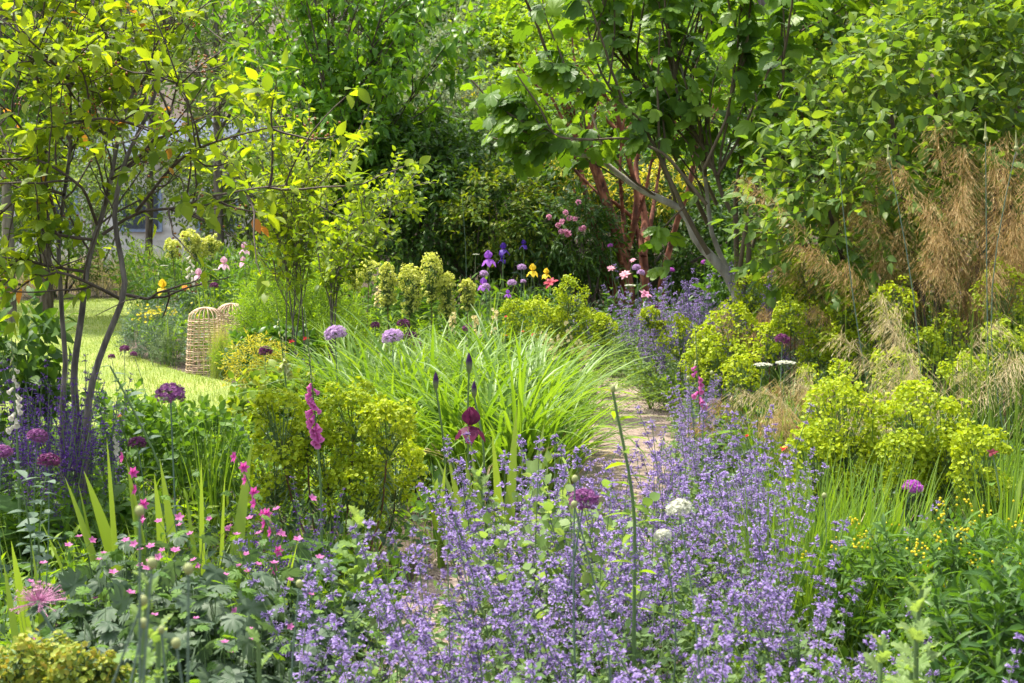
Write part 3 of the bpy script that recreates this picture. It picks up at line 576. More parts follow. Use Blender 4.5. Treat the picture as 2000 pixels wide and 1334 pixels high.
# --- shrubs from leafy lobes
def shrub(name, lobes, n, S, tpl, size, leafm, label, cat='shrub', tl=(.15, .35), twm='twig', droop=.2, up=.65, stems=6, sr=.02, lo=.7, group=None, fl=None, rad=1., bias=.0):
    E = np.array(lobes); p, d = shell(E, n, lo, 1.06); d = nrm(d + Zv * bias + rvec(len(p), .25)); lf = MB(); tw = MB()
    sprays(lf, tw, p, d, rnd(*tl, len(p)), S, tpl, size, droop=droop, up=up, rad=rad)
    low = E[np.argmin(E[:, 2] - E[:, 5])]; bx, by = np.mean(E[:, 0]), np.mean(E[:, 1]); loc = np.array([bx, by, float(GZ(bx, by)) - .03]); st = MB(); P = []
    for k in range(max(stems, len(E))):
        e = E[k % len(E)]; a = rnd(0, 6.28); q0 = loc + np.array([np.cos(a), np.sin(a), 0]) * rnd(0, .15) * (1 + e[3]); q1 = e[:3] + rvec(1, .25)[0] * e[3:]
        P.append(curve([q0, q0 * .5 + q1 * .5 + rvec(1, .1)[0], q1], 10))
    tubes(st, np.stack(P), np.linspace(sr, sr * .3, 10)[None], 6)
    parts = [('stems', st, M[twm], [('twigs', tw, M[twm])]), ('foliage', lf, M[leafm])]
    if fl: b = MB(); fl(b, E, p, d); parts.append(('flowers', b, M[fl.mat]))
    o = tree_parts(name, loc, parts, label, cat, group)
    for q in o.children:
        if q.name.startswith('flowers'): q['kind'] = 'stuff'
    return o
# big light shrub at the right
shrub('tall_shrub', [lobe(1630, 400, 9.2, 120, 130), lobe(1730, 270, 9.4, 150, 170), lobe(1870, 150, 9.9, 180, 150), lobe(1990, 90, 9.8, 180, 160), lobe(1780, 120, 11.6, 150, 160), lobe(1990, 360, 11.4, 190, 190), lobe(1585, 465, 9.1, 75, 80), lobe(1850, 480, 11.6, 220, 190), lobe(2050, 0, 10.9, 170, 150), lobe(1840, 10, 11.5, 120, 100)],
      2600, 8, L_OV, .095, 'lf_bush', 'tall dense shrub of oval green leaves towering over the golden oat grass', up=.6, tl=(.18, .42), sr=.04)
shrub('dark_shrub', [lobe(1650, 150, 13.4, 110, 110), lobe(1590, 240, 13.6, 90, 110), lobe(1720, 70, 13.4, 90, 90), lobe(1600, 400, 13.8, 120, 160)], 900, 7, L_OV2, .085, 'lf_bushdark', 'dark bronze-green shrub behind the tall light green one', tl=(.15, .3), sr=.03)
# hedge and bank planting behind the maple
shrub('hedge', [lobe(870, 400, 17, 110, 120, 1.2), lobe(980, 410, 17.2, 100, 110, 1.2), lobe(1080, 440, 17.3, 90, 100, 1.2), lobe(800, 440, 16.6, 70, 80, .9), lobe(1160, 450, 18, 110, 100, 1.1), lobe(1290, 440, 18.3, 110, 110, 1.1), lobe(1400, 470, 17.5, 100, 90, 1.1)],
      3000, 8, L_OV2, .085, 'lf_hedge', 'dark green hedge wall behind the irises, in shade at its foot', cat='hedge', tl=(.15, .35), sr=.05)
shrub('viburnum_shrub', [lobe(830, 300, 18, 90, 75), lobe(760, 320, 17.5, 60, 80), lobe(900, 340, 17.6, 60, 50)], 800, 8, L_DROOP, .1, 'lf_dark', 'dark layered shrub with hanging leaves on top of the hedge', sr=.04)
shrub('airy_shrub', [lobe(900, 270, 18.6, 75, 75), lobe(920, 220, 19, 45, 45)], 700, 9, L_SM, .05, 'lf_grey', 'soft grey-green airy shrub above the dark hedge', tl=(.2, .45), up=.4)
shrub('hedge_shrub', [lobe(970, 400, 16, 75, 60, .6), lobe(1020, 440, 16, 70, 50, .6), lobe(940, 440, 15.9, 50, 40, .5)], 480, 7, L_OV2, .07, 'lf_gold_hedge', 'golden-green shrub growing against the face of the dark hedge', tl=(.12, .25))
rho = MB(); TR = []
if True:
    for (x, y) in ((1105, 415), (1112, 426), (1098, 432), (1090, 440), (1123, 427), (1105, 452), (1112, 455), (1135, 447), (1140, 445), (1096, 452), (1072, 424), (1130, 395), (1108, 458)):
        q = U(x, y, 15.0); k = 18; dd = nrm(rvec(k)); b = MB(); inst(b, disc(5, .25), q + dd * .02, rvec(k), dd, .027); TR.append(b)
rh = shrub('rhododendron', [lobe(1110, 450, 15.6, 60, 60), lobe(1070, 470, 15.7, 45, 45), lobe(1150, 470, 15.8, 45, 55)], 330, 8, L_LAN, .1, 'lf_hedge', 'rhododendron with rose pink flower trusses left of the cinnamon stems', tl=(.15, .25))
for b in TR: mkobj('flower_truss', b.mesh('flower_truss', M['rhodo'], off=np.array(rh.location)), rh)
shrub('golden_shrub', [lobe(1110, 375, 17, 60, 40), lobe(1190, 390, 17.2, 55, 35), lobe(1060, 350, 17.4, 40, 35), lobe(1310, 360, 17.3, 50, 40)], 300, 7, L_LAN, .1, 'lf_yell', 'shrub of bright golden yellow leaves behind the cinnamon stems', tl=(.12, .25))
for (l, n, tpl, sz, mt, lab) in (
        ([lobe(1000, 130, 26, 110, 90), lobe(1080, 200, 25, 90, 80), lobe(960, 220, 24, 60, 60), lobe(1040, 60, 27, 90, 80)], 1300, L_OV, .13, 'lf_lime', 'lime green shrub high on the bank left of the fig'),
        ([lobe(880, 140, 25, 70, 60), lobe(850, 220, 23, 60, 50), lobe(930, 90, 27, 60, 60)], 900, L_OV2, .11, 'lf_grey', 'greyish shrub on the bank right of the drooping tree'),
        ([lobe(940, 30, 30, 120, 60), lobe(840, 50, 31, 80, 70), lobe(1060, -20, 30, 100, 60)], 900, L_OV2, .14, 'lf_mid', 'mid green shrub at the top of the bank'),
        ([lobe(1010, 280, 21, 90, 50), lobe(1080, 300, 20, 70, 45), lobe(950, 300, 20, 50, 40)], 800, L_OV2, .1, 'lf_mid', 'low green shrub on the bank just above the hedge'),
        ([lobe(1250, 250, 24, 160, 120), lobe(1420, 200, 24, 150, 150), lobe(1330, 100, 25, 150, 120)], 1500, L_OV, .13, 'lf_lime', 'bright yellow-green shrub seen behind the fig branches'),
        ([lobe(1480, 380, 20, 120, 120), lobe(1340, 350, 20, 100, 90)], 900, L_OV2, .11, 'lf_dark', 'dark green shrub in the shade behind the fig trunk')):
    shrub('bank_shrub', l, n, 8, tpl, sz, mt, lab, tl=(.2, .5), sr=.03, group='shrubs on the bank', stems=3)
yb = MB()
# flowers on the bank: a small yellow azalea
def yfl(b, E, p, d):
    k = rng.choice(len(p), 90); inst(b, star(5, .3), p[k] + d[k] * .15, rvec(90), d[k] + Zv * .4, .12)
yfl.mat = 'yellow'
shrub('azalea', [lobe(945, 207, 21.5, 22, 20)], 110, 7, L_OV2, .07, 'lf_gold_hedge', 'small yellow flowering azalea high on the bank', fl=yfl, tl=(.08, .15), stems=3)

# --- bare twiggy tree far right and the far trees of the left
def far_tree(bx, d, top, w, crown_py, n, S, size, leafm, barkm, r, label, name='tree', tpl=L_OV2, lean=0, tl=(.3, .7), lobes=9, lo=.6):
    b0 = base(bx, 600, d); s = d / F; H = U(bx, top, d)[2]; zc = U(bx, crown_py, d)[2]
    P = curve([b0, [b0[0] + lean * .3, d, (b0[2] + H) * .45], [b0[0] + lean, d, H * .96]], 14); tr = MB(); tubes(tr, P, np.linspace(r, r * .25, 14) * rnd(.92, 1.08, 14), 8)
    br = MB(); S1, r1 = sub(P[None], 26, (w * s * .35, w * s * .8), 1.0, .35, .3, 8, .12, r0=r * .4, r1=.012); tubes(br, S1, r1, 5)
    S2, r2 = sub(S1, 80, (w * s * .15, w * s * .4), .8, .25, .3, 6, .15, r0=.02, r1=.006); tubes(br, S2, r2, 3)
    if n:
        C_, D_ = ends(np.concatenate([S1[:, -6:], S2]), 1.); k = rng.integers(0, len(C_), n); lf = MB()
        p = C_[k] + rvec(n, w * s * .13); p[:, 2] = np.maximum(p[:, 2], zc - .6 * rnd(0, 1, n)); dd = nrm(D_[k] + rvec(n, .7)); sprays(lf, None, p, dd, rnd(*tl, n), S, tpl, size, droop=.35, up=.55)
        return tree_parts(name, b0, [('trunk', tr, barkm, [('branches', br, barkm)]), ('foliage', lf, leafm)], label, 'tree', 'trees beyond the garden')
    return tree_parts(name, b0, [('trunk', tr, barkm, [('branches', br, barkm)])], label, 'tree', 'trees beyond the garden')
far_tree(430, 27, -200, 210, 200, 1000, 8, .1, M['lf_far'], M['bark_far'], 0.105, 'grey-green tree with dark crooked branches behind the drooping tree')
far_tree(92, 22, -250, 190, 400, 1300, 8, .085, M['lf_far'], M['bark_brown'], 0.099, 'dark rough-trunked tree behind the serviceberry stems')
far_tree(20, 20, -250, 180, 400, 1100, 8, .085, M['lf_mid'], M['bark_far'], 0.093, 'dark-trunked tree at the far left edge behind the serviceberry')
far_tree(290, 31, -200, 240, 240, 1000, 8, .11, M['lf_far'], M['bark_far'], 0.093, 'tall pale green tree behind the lawn between two dark trunks', lean=.5)
far_tree(620, 31, -250, 260, 320, 1300, 8, .12, M['lf_far'], M['bark_far'], 0.124, 'tall far tree filling the gap behind the drooping tree')
far_tree(760, 33, -250, 240, 250, 1000, 8, .12, M['lf_mid'], M['bark_far'], 0.124, 'tall green tree behind the right side of the drooping tree')
far_tree(1230, 34, -250, 260, 150, 1200, 8, .13, M['lf_mid'], M['bark_far'], 0.136, 'tall far tree above the fig on the bank')
far_tree(1480, 33, -250, 260, 200, 1200, 8, .13, M['lf_dark'], M['bark_far'], 0.136, 'dark far tree between the fig and the right shrub')
far_tree(1690, 24, -160, 200, 150, 0, 0, 0, None, M['bark_pale'], .1, 'bare pale twiggy tree above the tall right shrub')
far_tree(190, 34, -250, 240, 300, 1000, 8, .12, M['lf_far'], M['bark_far'], 0.105, 'pale far tree above the house glimpse, behind the left serviceberry')
far_tree(-160, 24, -250, 260, 330, 1000, 8, .1, M['lf_mid'], M['bark_far'], 0.124, 'broad green tree standing left of the lawn')
far_tree(2150, 20, -250, 260, 330, 900, 8, .11, M['lf_dark'], M['bark_far'], 0.124, 'dark tree behind the far right of the tall shrub')
for (l, n, mt, lab) in (([lobe(120, 400, 27, 120, 60), lobe(20, 380, 27, 80, 70), lobe(210, 350, 29, 60, 40)], 700, 'lf_far', 'grey-green far hedge shrub behind the lawn at the left'), ([lobe(400, 350, 29, 60, 80), lobe(470, 380, 28, 80, 90), lobe(560, 360, 28, 90, 100)], 1100, 'lf_far', 'grey-green far shrub right of the house glimpse'), ([lobe(660, 380, 24, 110, 110), lobe(740, 400, 22, 80, 90)], 1000, 'lf_dark', 'dark far shrub behind the trunk of the drooping tree'), ([lobe(60, 250, 31, 90, 60), lobe(130, 300, 30, 60, 40), lobe(270, 330, 30, 70, 35)], 700, 'lf_far', 'pale far shrub hiding part of the house')):
    shrub('far_shrub', l, n, 8, L_OV2, .11, mt, lab, tl=(.2, .5), sr=.03, group='far shrubs', stems=3)
# ---------------------------------------------------------------- plant builders
def ztop(py, px, d): return float(U(px, py, d)[2])
FLOR = (np.array([(-.12, 0, 0), (.12, 0, 0), (0, 0, .16), (-.17, .55, -.02), (.17, .55, -.02), (0, .55, .2), (-.32, 1, -.2), (.32, 1, -.2), (0, 1.12, -.3), (-.16, .9, .32), (.16, .9, .32)], float),
        np.array([[0, 3, 5, 2], [1, 2, 5, 4], [0, 1, 4, 3]]), np.array([[3, 4, 7], [3, 7, 6], [6, 7, 8], [5, 9, 10]]), np.array([0, 0, 0, .5, .5, .6, 1, 1, 1, .8, .8]))
def bell(n=7):
    r = [.1, .17, .2, .24, .36]; y = [0, .18, .5, .82, 1.0]; v = []; q = []
    for j in range(5):
        for i in range(n): a = 2 * np.pi * i / n; v.append((r[j] * np.cos(a), y[j] + (.08 * -np.sin(a) if j == 4 else 0), r[j] * np.sin(a)))
    for j in range(4):
        for i in range(n): q.append((j * n + i, j * n + (i + 1) % n, (j + 1) * n + (i + 1) % n, (j + 1) * n + i))
    return np.array(v, float), np.array(q), np.zeros((0, 3), int), np.repeat(np.array(y), n)
BELL = bell()
PETAL = ruffled(leaf(.66, 7, -.15, .5, .75, .8), .045); UPPET = ruffled(leaf(.8, 7, .45, -.5, .8, .85), .05)
BR6 = disc(6, .14, -.12); STAR6 = star(6, .26, .15); STAR5 = star(5, .4, .2); STARN = star(6, .12, .1)
def spire(h, f0, nw, rw, nf, fs, fl, ca, lm, lean=.1, leaves=8, lsize=.03, side=2, tight=1.6):
    """a flowering stem with whorls: one mesh (stem, leaf, calyx, flower)"""
    b = MB(); az = rnd(0, 6.28); s = np.linspace(0, 1, 33); hd = np.array([np.cos(az), np.sin(az), 0])
    def stemline(p0, hh, ln, a): return p0 + np.stack([np.cos(a) * ln * hh * s ** 1.6, np.sin(a) * ln * hh * s ** 1.6, hh * s], 1)
    def whorls(P, f0, nw, rw, nf):
        t = f0 + (1 - f0) * (1 - (1 - np.linspace(0, 1, nw)) ** tight) * 1.0; t = np.round(np.clip(t + rnd(-.01, .01, nw), 0, 1) * 32) / 32
        c = np.stack([np.interp(t, s, P[:, k]) for k in range(3)], 1); tg = nrm(P[-1] - P[-3])
        for j in range(nw):
            k = max(4, int(nf * (1 - .55 * max(0., t[j]) ** 3))); r = rw * (1.12 - .62 * max(0., (t[j] - f0) / (1 - f0 + 1e-6)) ** 1.5)
            a = rnd(0, 6.28, k); rd = np.stack([np.cos(a), np.sin(a), 0 * a], 1); p = c[j] + rd * rnd(.25, .85, (k, 1)) * r + Zv * rng.normal(0, r * .27, (k, 1)) * .8
            o = nrm(rd + Zv * rnd(-.1, .6, (k, 1)) + rvec(k, .25))
            cv = p - c[j]; inst(b, L_NAR, np.repeat(c[j][None], k, 0), cv, Zv + rvec(k, .3), np.stack([np.full(k, fs * 1.6), np.linalg.norm(cv, axis=1) + 5e-4, np.full(k, fs * .15)], 1), 2); inst(b, FLOR, p, o, Zv + rvec(k, .25), rnd(.75, 1.15, k) * fs, 3)
    P = stemline(np.zeros(3), h, lean, az); tubes(b, P, np.linspace(.0022, .0013, 33), 6, 0); whorls(P, f0, nw, rw, nf)
    for k in range(side):
        t = round(rnd(.35, f0 + .15) * 32) / 32; p0 = np.array([np.interp(t, s, P[:, i]) for i in range(3)]); a = rnd(0, 6.28); hh = h * rnd(.16, .34)
        Q = stemline(p0, hh, .45, a); tubes(b, Q, .0011, 3, 0); whorls(Q, .4, max(3, nw // 2), rw * .75, max(4, nf // 2))
    if leaves:
        t = np.round(np.repeat(np.linspace(.12, f0, leaves), 2) * 32) / 32; a = np.tile([0, np.pi], leaves) + np.repeat(np.arange(leaves) * 1.57, 2) + rnd(0, .4, 2 * leaves); p = np.stack([np.interp(t, s, P[:, k]) for k in range(3)], 1)
        ld = np.stack([np.cos(a), np.sin(a), rnd(-.3, .35, len(a))], 1); inst(b, L_OV, p + nrm(ld * [1, 1, 0]) * .0018, ld, Zv + rvec(len(a), .25), lsize * rnd(.6, 1.1, len(a)), 1)
    return b.mesh('spike', [M['stem'], M[lm], M[ca], M[fl]])
NEP_SP = [spire(rnd(.56, .78), rnd(.45, .55), rng.integers(7, 11), rnd(.011, .015), 20, rnd(.0105, .0125), 'nep', 'nep_calyx', 'lf_nep', rnd(.05, .3), 8, .034, 2) for _ in range(9)]
SAGE_SP = [spire(rnd(.55, .75), rnd(.42, .5), 17, .011, 8, .0105, 'sage', 'sage_calyx', 'lf_mid', rnd(.03, .15), 5, .05, 1, 1.15) for _ in range(5)]
def mound(n, r, h, S, tpl, size, mats, up=.6, droop=.15, tl=(.06, .14), lo=.3, stems=None):
    b = MB(); a = rnd(0, 6.28, n); q = np.sqrt(rnd(0, 1, n)) * r; z = h * np.sqrt(np.maximum(0, 1 - (q / r) ** 2 * .8)) * rnd(lo, 1, n)
    p = np.stack([np.cos(a) * q, np.sin(a) * q, z * .85], 1); d = nrm(np.stack([np.cos(a) * q / r, np.sin(a) * q / r, np.full(n, .9)], 1) + rvec(n, .35))
    sprays(b, b, p, d, rnd(*tl, n), S, tpl, size, droop=droop, up=up, tm=1, tw=.0015)
    if stems: k = rng.integers(0, n, stems); s = np.linspace(0, 1, 4); tubes(b, p[k][:, None] * (s ** .7)[None, :, None] * [1, 1, 1], .0018, 3, 1)
    return b.mesh('foliage', mats)
NEP_FO = [mound(70, .24, .42, 9, L_OV, .03, [M['lf_nep'], M['stem']], stems=40) for _ in range(3)]
SAGE_FO = [mound(60, .2, .3, 7, L_LAN, .07, [M['lf_mid'], M['stem']], stems=30) for _ in range(2)]
def clump(name, p, spikes, fo, n, spread, label, cat, group, sc=1., pn='flower_spike', tiltk=.5, lean=(0, 0)):
    o = empty(name, p, rnd(0, 6.28), sc, label, cat, group); mkobj('foliage', fo, o)
    rz = o.rotation_euler.z; lx, ly = lean[0] * math.cos(rz) + lean[1] * math.sin(rz), -lean[0] * math.sin(rz) + lean[1] * math.cos(rz)
    for k in range(n):
        c = mkobj(pn, spikes[rng.integers(len(spikes))], o); a = rnd(0, 6.28); q = math.sqrt(rnd(0, 1)) * spread
        c.location = (math.cos(a) * q * .7, math.sin(a) * q * .7, 0); ti = q / spread * tiltk
        c.rotation_euler = (-math.sin(a) * ti + rnd(-.08, .08) - ly, math.cos(a) * ti + rnd(-.08, .08) + lx, rnd(0, 6.28)); c.scale = (1, 1, rnd(.82, 1.12))
    return o

def stalk(p, q, lean=.0, K=9, bow=None):
    bow = rvec(1, .03)[0] * [1, 1, 0] if bow is None else np.array(bow)
    s = np.linspace(0, 1, K)[:, None]; return p + (q - p) * s + bow * np.sin(np.pi * s)
def head_mesh(n, kind, mat):
    b = MB(); d = nrm(rvec(n) + [0, 0, .25]); d = d[d[:, 2] > -.45]; n = len(d)
    if kind == 'sch':
        L = rnd(.25, .55, n); tubes(b, np.stack([d * .06, d * L[:, None]], 1), .006, 3); inst(b, STARN, d * L[:, None], rvec(n), d, .1)
    else:
        r = rnd(.38, .48, n); inst(b, STAR6 if kind == 'full' else STARN, d * r[:, None], rvec(n), d + rvec(n, .2), rnd(.13, .18, n)); inst(b, STARN, d[::2] * .33, rvec(len(d[::2])), d[::2], .16)
        k = d[::3]; tubes(b, np.stack([k * .04, k * .36], 1), .007, 3, 1)
    return b.mesh('flower_head', [mat, M['stem']])
AL = {c: [head_mesh(330, 'full', M[c]) for _ in range(2)] for c in ('al_purple', 'al_dark', 'al_lilac', 'al_mag', 'white')}
AL['pink_sch'] = [head_mesh(110, 'sch', M['pink_sch'])]
def allium(px, py, d, wpx, colr, label, flat=.82, group=None, lean=None, stemr=.0036):
    p = U(px, py, d); dia = wpx * d / F; bx = p[0] + (rnd(-.06, .06) if lean is None else lean); b0 = np.array([bx, d + rnd(-.04, .04), 0]); b0[2] = float(GZ(b0[0], b0[1]))
    o = empty('allium', b0, 0, 1, label, 'allium', group); q = p - [0, 0, dia * .1]
    b = MB(); tubes(b, stalk(b0, q), np.linspace(stemr, stemr * .75, 9) * max(.7, min(1.2, dia / .1)), 6); mkobj('stem', b.mesh('stem', M['stem_blue'], off=b0), o)
    h = mkobj('flower_head', AL[colr][rng.integers(len(AL[colr]))], o); h.location = local(p, o); h.rotation_euler = (rnd(-.15, .15), rnd(-.25, .25), rnd(0, 6.28)); h.scale = (dia, dia, dia * flat)
    b = MB(); blades(b, np.repeat(b0[None], 4, 0), rnd(0, 6.28, 4), rnd(.25, .4, 4), rnd(.018, .03, 4), .4, 1.5, 6); mkobj('leaves', b.mesh('leaves', M['blade_dk'], off=b0), o)
    return o
BUDM = None
def garlic(px, py, d, wpx, label, name='allium_bud', pointed=False, group=None, cat='allium', dx=0., mat='bud', h2=0, sr=.0029):
    p = U(px, py, d); w = wpx * d / F; b0 = np.array([p[0] + dx, d, float(GZ(p[0] + dx, d))])
    o = empty(name, b0, 0, 1, label, cat, group); b = MB(); tubes(b, stalk(b0, p, bow=rvec(1, .05)[0] * [1, .5, 0]), np.linspace(sr * 1.2, sr * .6, 9), 6); mkobj('stem', b.mesh('stem', M['stem_blue'], off=b0), o)
    b = MB(); q = nrm(p - b0); inst(b, BALL, p[None], np.cross(q, [1, 0, 0.01])[None], q, np.array([[w, w, w * 1.15]]))
    if pointed: k = np.linspace(0, 1, 6)[:, None]; tubes(b, p + q * w * .3 + q * k * h2 * d / F, np.array([.3, .22, .18, .15, .1, .02]) * w, 6)
    mkobj('bud', b.mesh('bud', M[mat], off=b0), o); return o

def head_spurge(c, w, h, bs, kind, rows=1.):
    """one spurge head: little umbels of cupped bracts set unevenly over a blunt cylinder, gaps between them"""
    r = w / 2; lr = min(r * .42, bs * 2.4); n = int((np.pi * r * r + 2 * np.pi * r * h * .75) / (lr * 1.75) ** 2 * 1.5) + 5
    top = rnd(0, 1, n) < .42; a = rnd(0, 6.28, n); q = np.where(top, np.sqrt(rnd(0, 1, n)) * r, r * rnd(.62, 1.12, n)); z = np.where(top, h * .5 * np.sqrt(np.maximum(0, 1 - (q / r) ** 2 * .75)) + rng.normal(0, lr * .5, n), rnd(-.5, .34, n) * h)
    tp = np.where(z < 0, 1 + z / h * .5, 1.); uc = np.stack([np.cos(a) * q * tp, np.sin(a) * q * tp, z], 1); un = nrm(np.stack([np.cos(a) * q / r, np.sin(a) * q / r, np.where(top, 1., .4)], 1) + Zv * .3)
    b = MB(); k = int(11 * rows) + 4; off = nrm(rvec(n * k)).reshape(n, k, 3); off = nrm(off + un[:, None] * .75); p = uc[:, None] + off * (lr * rnd(.7, 1.08, (n, k, 1)) * rnd(.6, 1.15, (n, 1, 1)))
    nn = nrm(off * .8 + Zv * .35 + rng.normal(0, .22, (n, k, 3))); m = n * k; inst(b, BR6, (p + c).reshape(-1, 3), rvec(m), nn.reshape(-1, 3), rnd(.65, 1.12, m) * bs, 0)
    foot = c - Zv * h * .55; s = np.linspace(.1, 1, 4)[None, :, None]; P = foot + (uc + c - foot)[:, None] * s; tubes(b, P, .0015, 3, 1)
    m = n * 5; i = rng.integers(0, n, m); t = rnd(.35, .9, (m, 1)); inst(b, L_LAN, foot + (uc[i] + c - foot) * t, nrm(rvec(m) + un[i]), Zv, rnd(.018, .035, m), 1)
    return b, [M[x] for x in {'lime': ['bract', 'stem'], 'spent': ['bract_b', 'stem'], 'pale': ['bract_y', 'stem'], 'orange': ['bract_o', 'stem']}[kind]]

def spurge(heads, d, kind, label, group=None, bs=.017, spread=.35, base_px=None, leafn=110, stem_r=.005, dd=.15, ll=.075, dense=1.):
    """heads: (px, py_top, w_px, h_px)"""
    hp = []
    for (px, py, w, h) in heads:
        di = d + rnd(-dd, dd); s = di / F; hp.append((U(px, py + h * .5, di), w * s, h * s))
    cx = np.mean([p[0] for p, _, _ in hp]) if base_px is None else U(base_px, 700, d)[0]; loc = np.array([cx, d, float(GZ(cx, d))])
    o = empty('spurge', loc, 0, 1, label, 'spurge', group)
    for (c, w, h) in hp:
        foot = np.array([cx + (c[0] - cx) * spread + rnd(-.03, .03), d + (c[1] - d) * .6 + rnd(-.05, .05), loc[2]]); tp = c - Zv * h * .2
        P = curve([foot, foot * .45 + tp * .55 + [(c[0] - cx) * .15, 0, -.02], c - Zv * h * .5, tp], 12); b = MB(); tubes(b, P, np.linspace(stem_r, stem_r * .7, 12), 6)
        st = mkobj('stem', b.mesh('stem', M['stem_red'], off=loc), o)
        b = MB(); n = leafn; t = rnd(.5, .88, n) if leafn < 140 else rnd(.35, .88, n); i = (t * 11).astype(int); p = P[i] + (P[i + 1] - P[i]) * (t * 11 - i)[:, None]; a = rnd(0, 6.28, n)
        ld = np.stack([np.cos(a), np.sin(a), (t - .8) * 1.8 + rnd(-.2, .2, n)], 1); inst(b, L_NAR, p, ld, Zv, ll * rnd(.6, 1.1, n)); mkobj('leaves', b.mesh('leaves', M['lf_spurge'], off=loc), st)
        b, ms = head_spurge(c, w, h, bs, kind, dense); mkobj('flower_head', b.mesh('flower_head', ms, off=loc), st)
    return o

def iris(px, py, d, size, colr, label, falls=None, cat='iris', group=None, leaves=6, lean=None, fan_w=.03, lh=None):
    """py = middle of the flower; size = flower width in px"""
    p = U(px, py, d); s = size * d / F; x0 = p[0] + (rnd(-.05, .05) if lean is None else lean); b0 = np.array([x0, d, float(GZ(x0, d))]); o = empty('bearded_iris', b0, 0, 1, label, cat, group)
    b = MB(); tubes(b, stalk(b0, p - Zv * s * .3), np.linspace(.006, .004, 9), 6); mkobj('stem', b.mesh('stem', M['stem'], off=b0), o)
    a0 = -1.57 + rnd(-.45, .45); f = None; b = MB(); bd = MB()
    for k in range(3):
        a = a0 + k * 2.094; h = np.array([np.cos(a), np.sin(a), 0]); inst(b, PETAL, [p + h * s * .03], [h * .9 + Zv * .05], [Zv * .9 + h * .5], [[s * 1.1, s * .66, s * 1.5]])
        bq = p + h * s * .2 + Zv * s * .07; inst(bd, L_NAR, [bq - h * s * .1], [h + Zv * .1], Zv, s * .3)
    fm = mkobj('falls', b.mesh('falls', M[falls or colr], off=b0), o); mkobj('beards', bd.mesh('beards', M['beard'], off=b0), fm)
    b = MB()
    for k in range(3):
        a = a0 + 1.047 + k * 2.094; h = np.array([np.cos(a), np.sin(a), 0]); inst(b, UPPET, [p + h * s * .06], [Zv + h * .62 + rvec(1, .12)[0]], [-h + Zv * .2], [[s * .98, s * .66, s * .9]])
    mkobj('standards', b.mesh('standards', M[colr], off=b0), o)
    if leaves: n = leaves; b = MB(); H = (p[2] - b0[2]) * .78 if lh is None else lh; blades(b, b0 + rvec(n, .05) * [1, .6, 0], rnd(0, 6.28, n), rnd(.7, 1.05, n) * H, rnd(.8, 1.2, n) * fan_w, rnd(.02, .22, n), rnd(0, .5, n), 7, .12, tip=3); mkobj('leaves', b.mesh('leaves', M['sword'], off=b0), o)
    return o
def iris_bud(px, py, d, hpx, label):
    p = U(px, py, d); h = hpx * d / F; b0 = np.array([p[0] + rnd(-.03, .03), d, float(GZ(p[0], d))]); o = empty('iris_bud', b0, 0, 1, label, 'iris')
    b = MB(); tubes(b, stalk(b0, p - Zv * h * .4), np.linspace(.006, .0045, 9), 6); mkobj('stem', b.mesh('stem', M['stem'], off=b0), o)
    b = MB(); k = np.linspace(-.5, .5, 8)[:, None]; tubes(b, p + Zv * k * h, h * np.array([.07, .13, .16, .17, .16, .13, .08, .015]), 7); mkobj('bud', b.mesh('bud', M['bud_iris'], off=b0), o); return o
def foxglove(px, top, b1, b2, px2, d, colr, label, size=30, n=None, side=0, cat='foxglove', bs=12, buds=True):
    """spire from px at the top to px2 at the foot; bells between b1 and b2 (photo rows)"""
    tp = U(px, top, d); f = U(px2, b2 + 30, d); b0 = np.array([f[0], d, float(GZ(f[0], d))]); o = empty('foxglove', b0, 0, 1, label, cat)
    P = curve([b0, [f[0], d, f[2] * .8 + .2 * b0[2]], U((px * .35 + px2 * .65), (b1 + b2) / 2, d), tp], 20); b = MB(); tubes(b, P, np.linspace(.007, .002, 20), 6); mkobj('stem', b.mesh('stem', M['stem'], off=b0), o)
    z1, z2 = U(px, b1, d)[2], U(px, b2, d)[2]; n = n or max(8, int((b2 - b1) / 6)); z = np.linspace(z2, z1, n); k = np.linspace(1, .62, n); c = np.stack([np.interp(z, P[:, 2], P[:, i]) for i in range(3)], 1)
    a = rnd(-2.6, -.5, n) + side; s = size * d / F; h = np.stack([np.cos(a), np.sin(a), 0 * a], 1); bdn = nrm(h * .9 - Zv * rnd(.4, 1., (n, 1)))
    for j in range(n): b = MB(); inst(b, BELL, (c + h * .006)[j:j + 1], bdn[j:j + 1], (Zv + h * .3)[j:j + 1], k[j:j + 1] * s); mkobj('bell', b.mesh('bell', M[colr], off=b0), o)
    if buds:
        m = max(4, int((b1 - top) / 5)); z = np.linspace(z1, tp[2], m); c = np.stack([np.interp(z, P[:, 2], P[:, i]) for i in range(3)], 1); a = rnd(0, 6.28, m); h = np.stack([np.cos(a), np.sin(a), 0 * a], 1); kk = np.linspace(.5, .16, m)
        b = MB(); inst(b, leaf(.5, 3, .6, .5), c, nrm(h - Zv * .3), Zv, kk * s); inst(b, L_LAN, c, nrm(h + Zv * .2), Zv, kk * s * .8); mkobj('buds', b.mesh('buds', M['bud'], off=b0), o)
    n = 14; a = rnd(0, 6.28, n); zz = rnd(.02, .3, n); b = MB(); inst(b, L_OV, b0 + np.stack([0 * a, 0 * a, zz], 1), np.stack([np.cos(a), np.sin(a), rnd(0, .6, n)], 1), Zv, rnd(.12, .24, n)); mkobj('leaves', b.mesh('leaves', M['lf_mid'], off=b0), o)
    return o
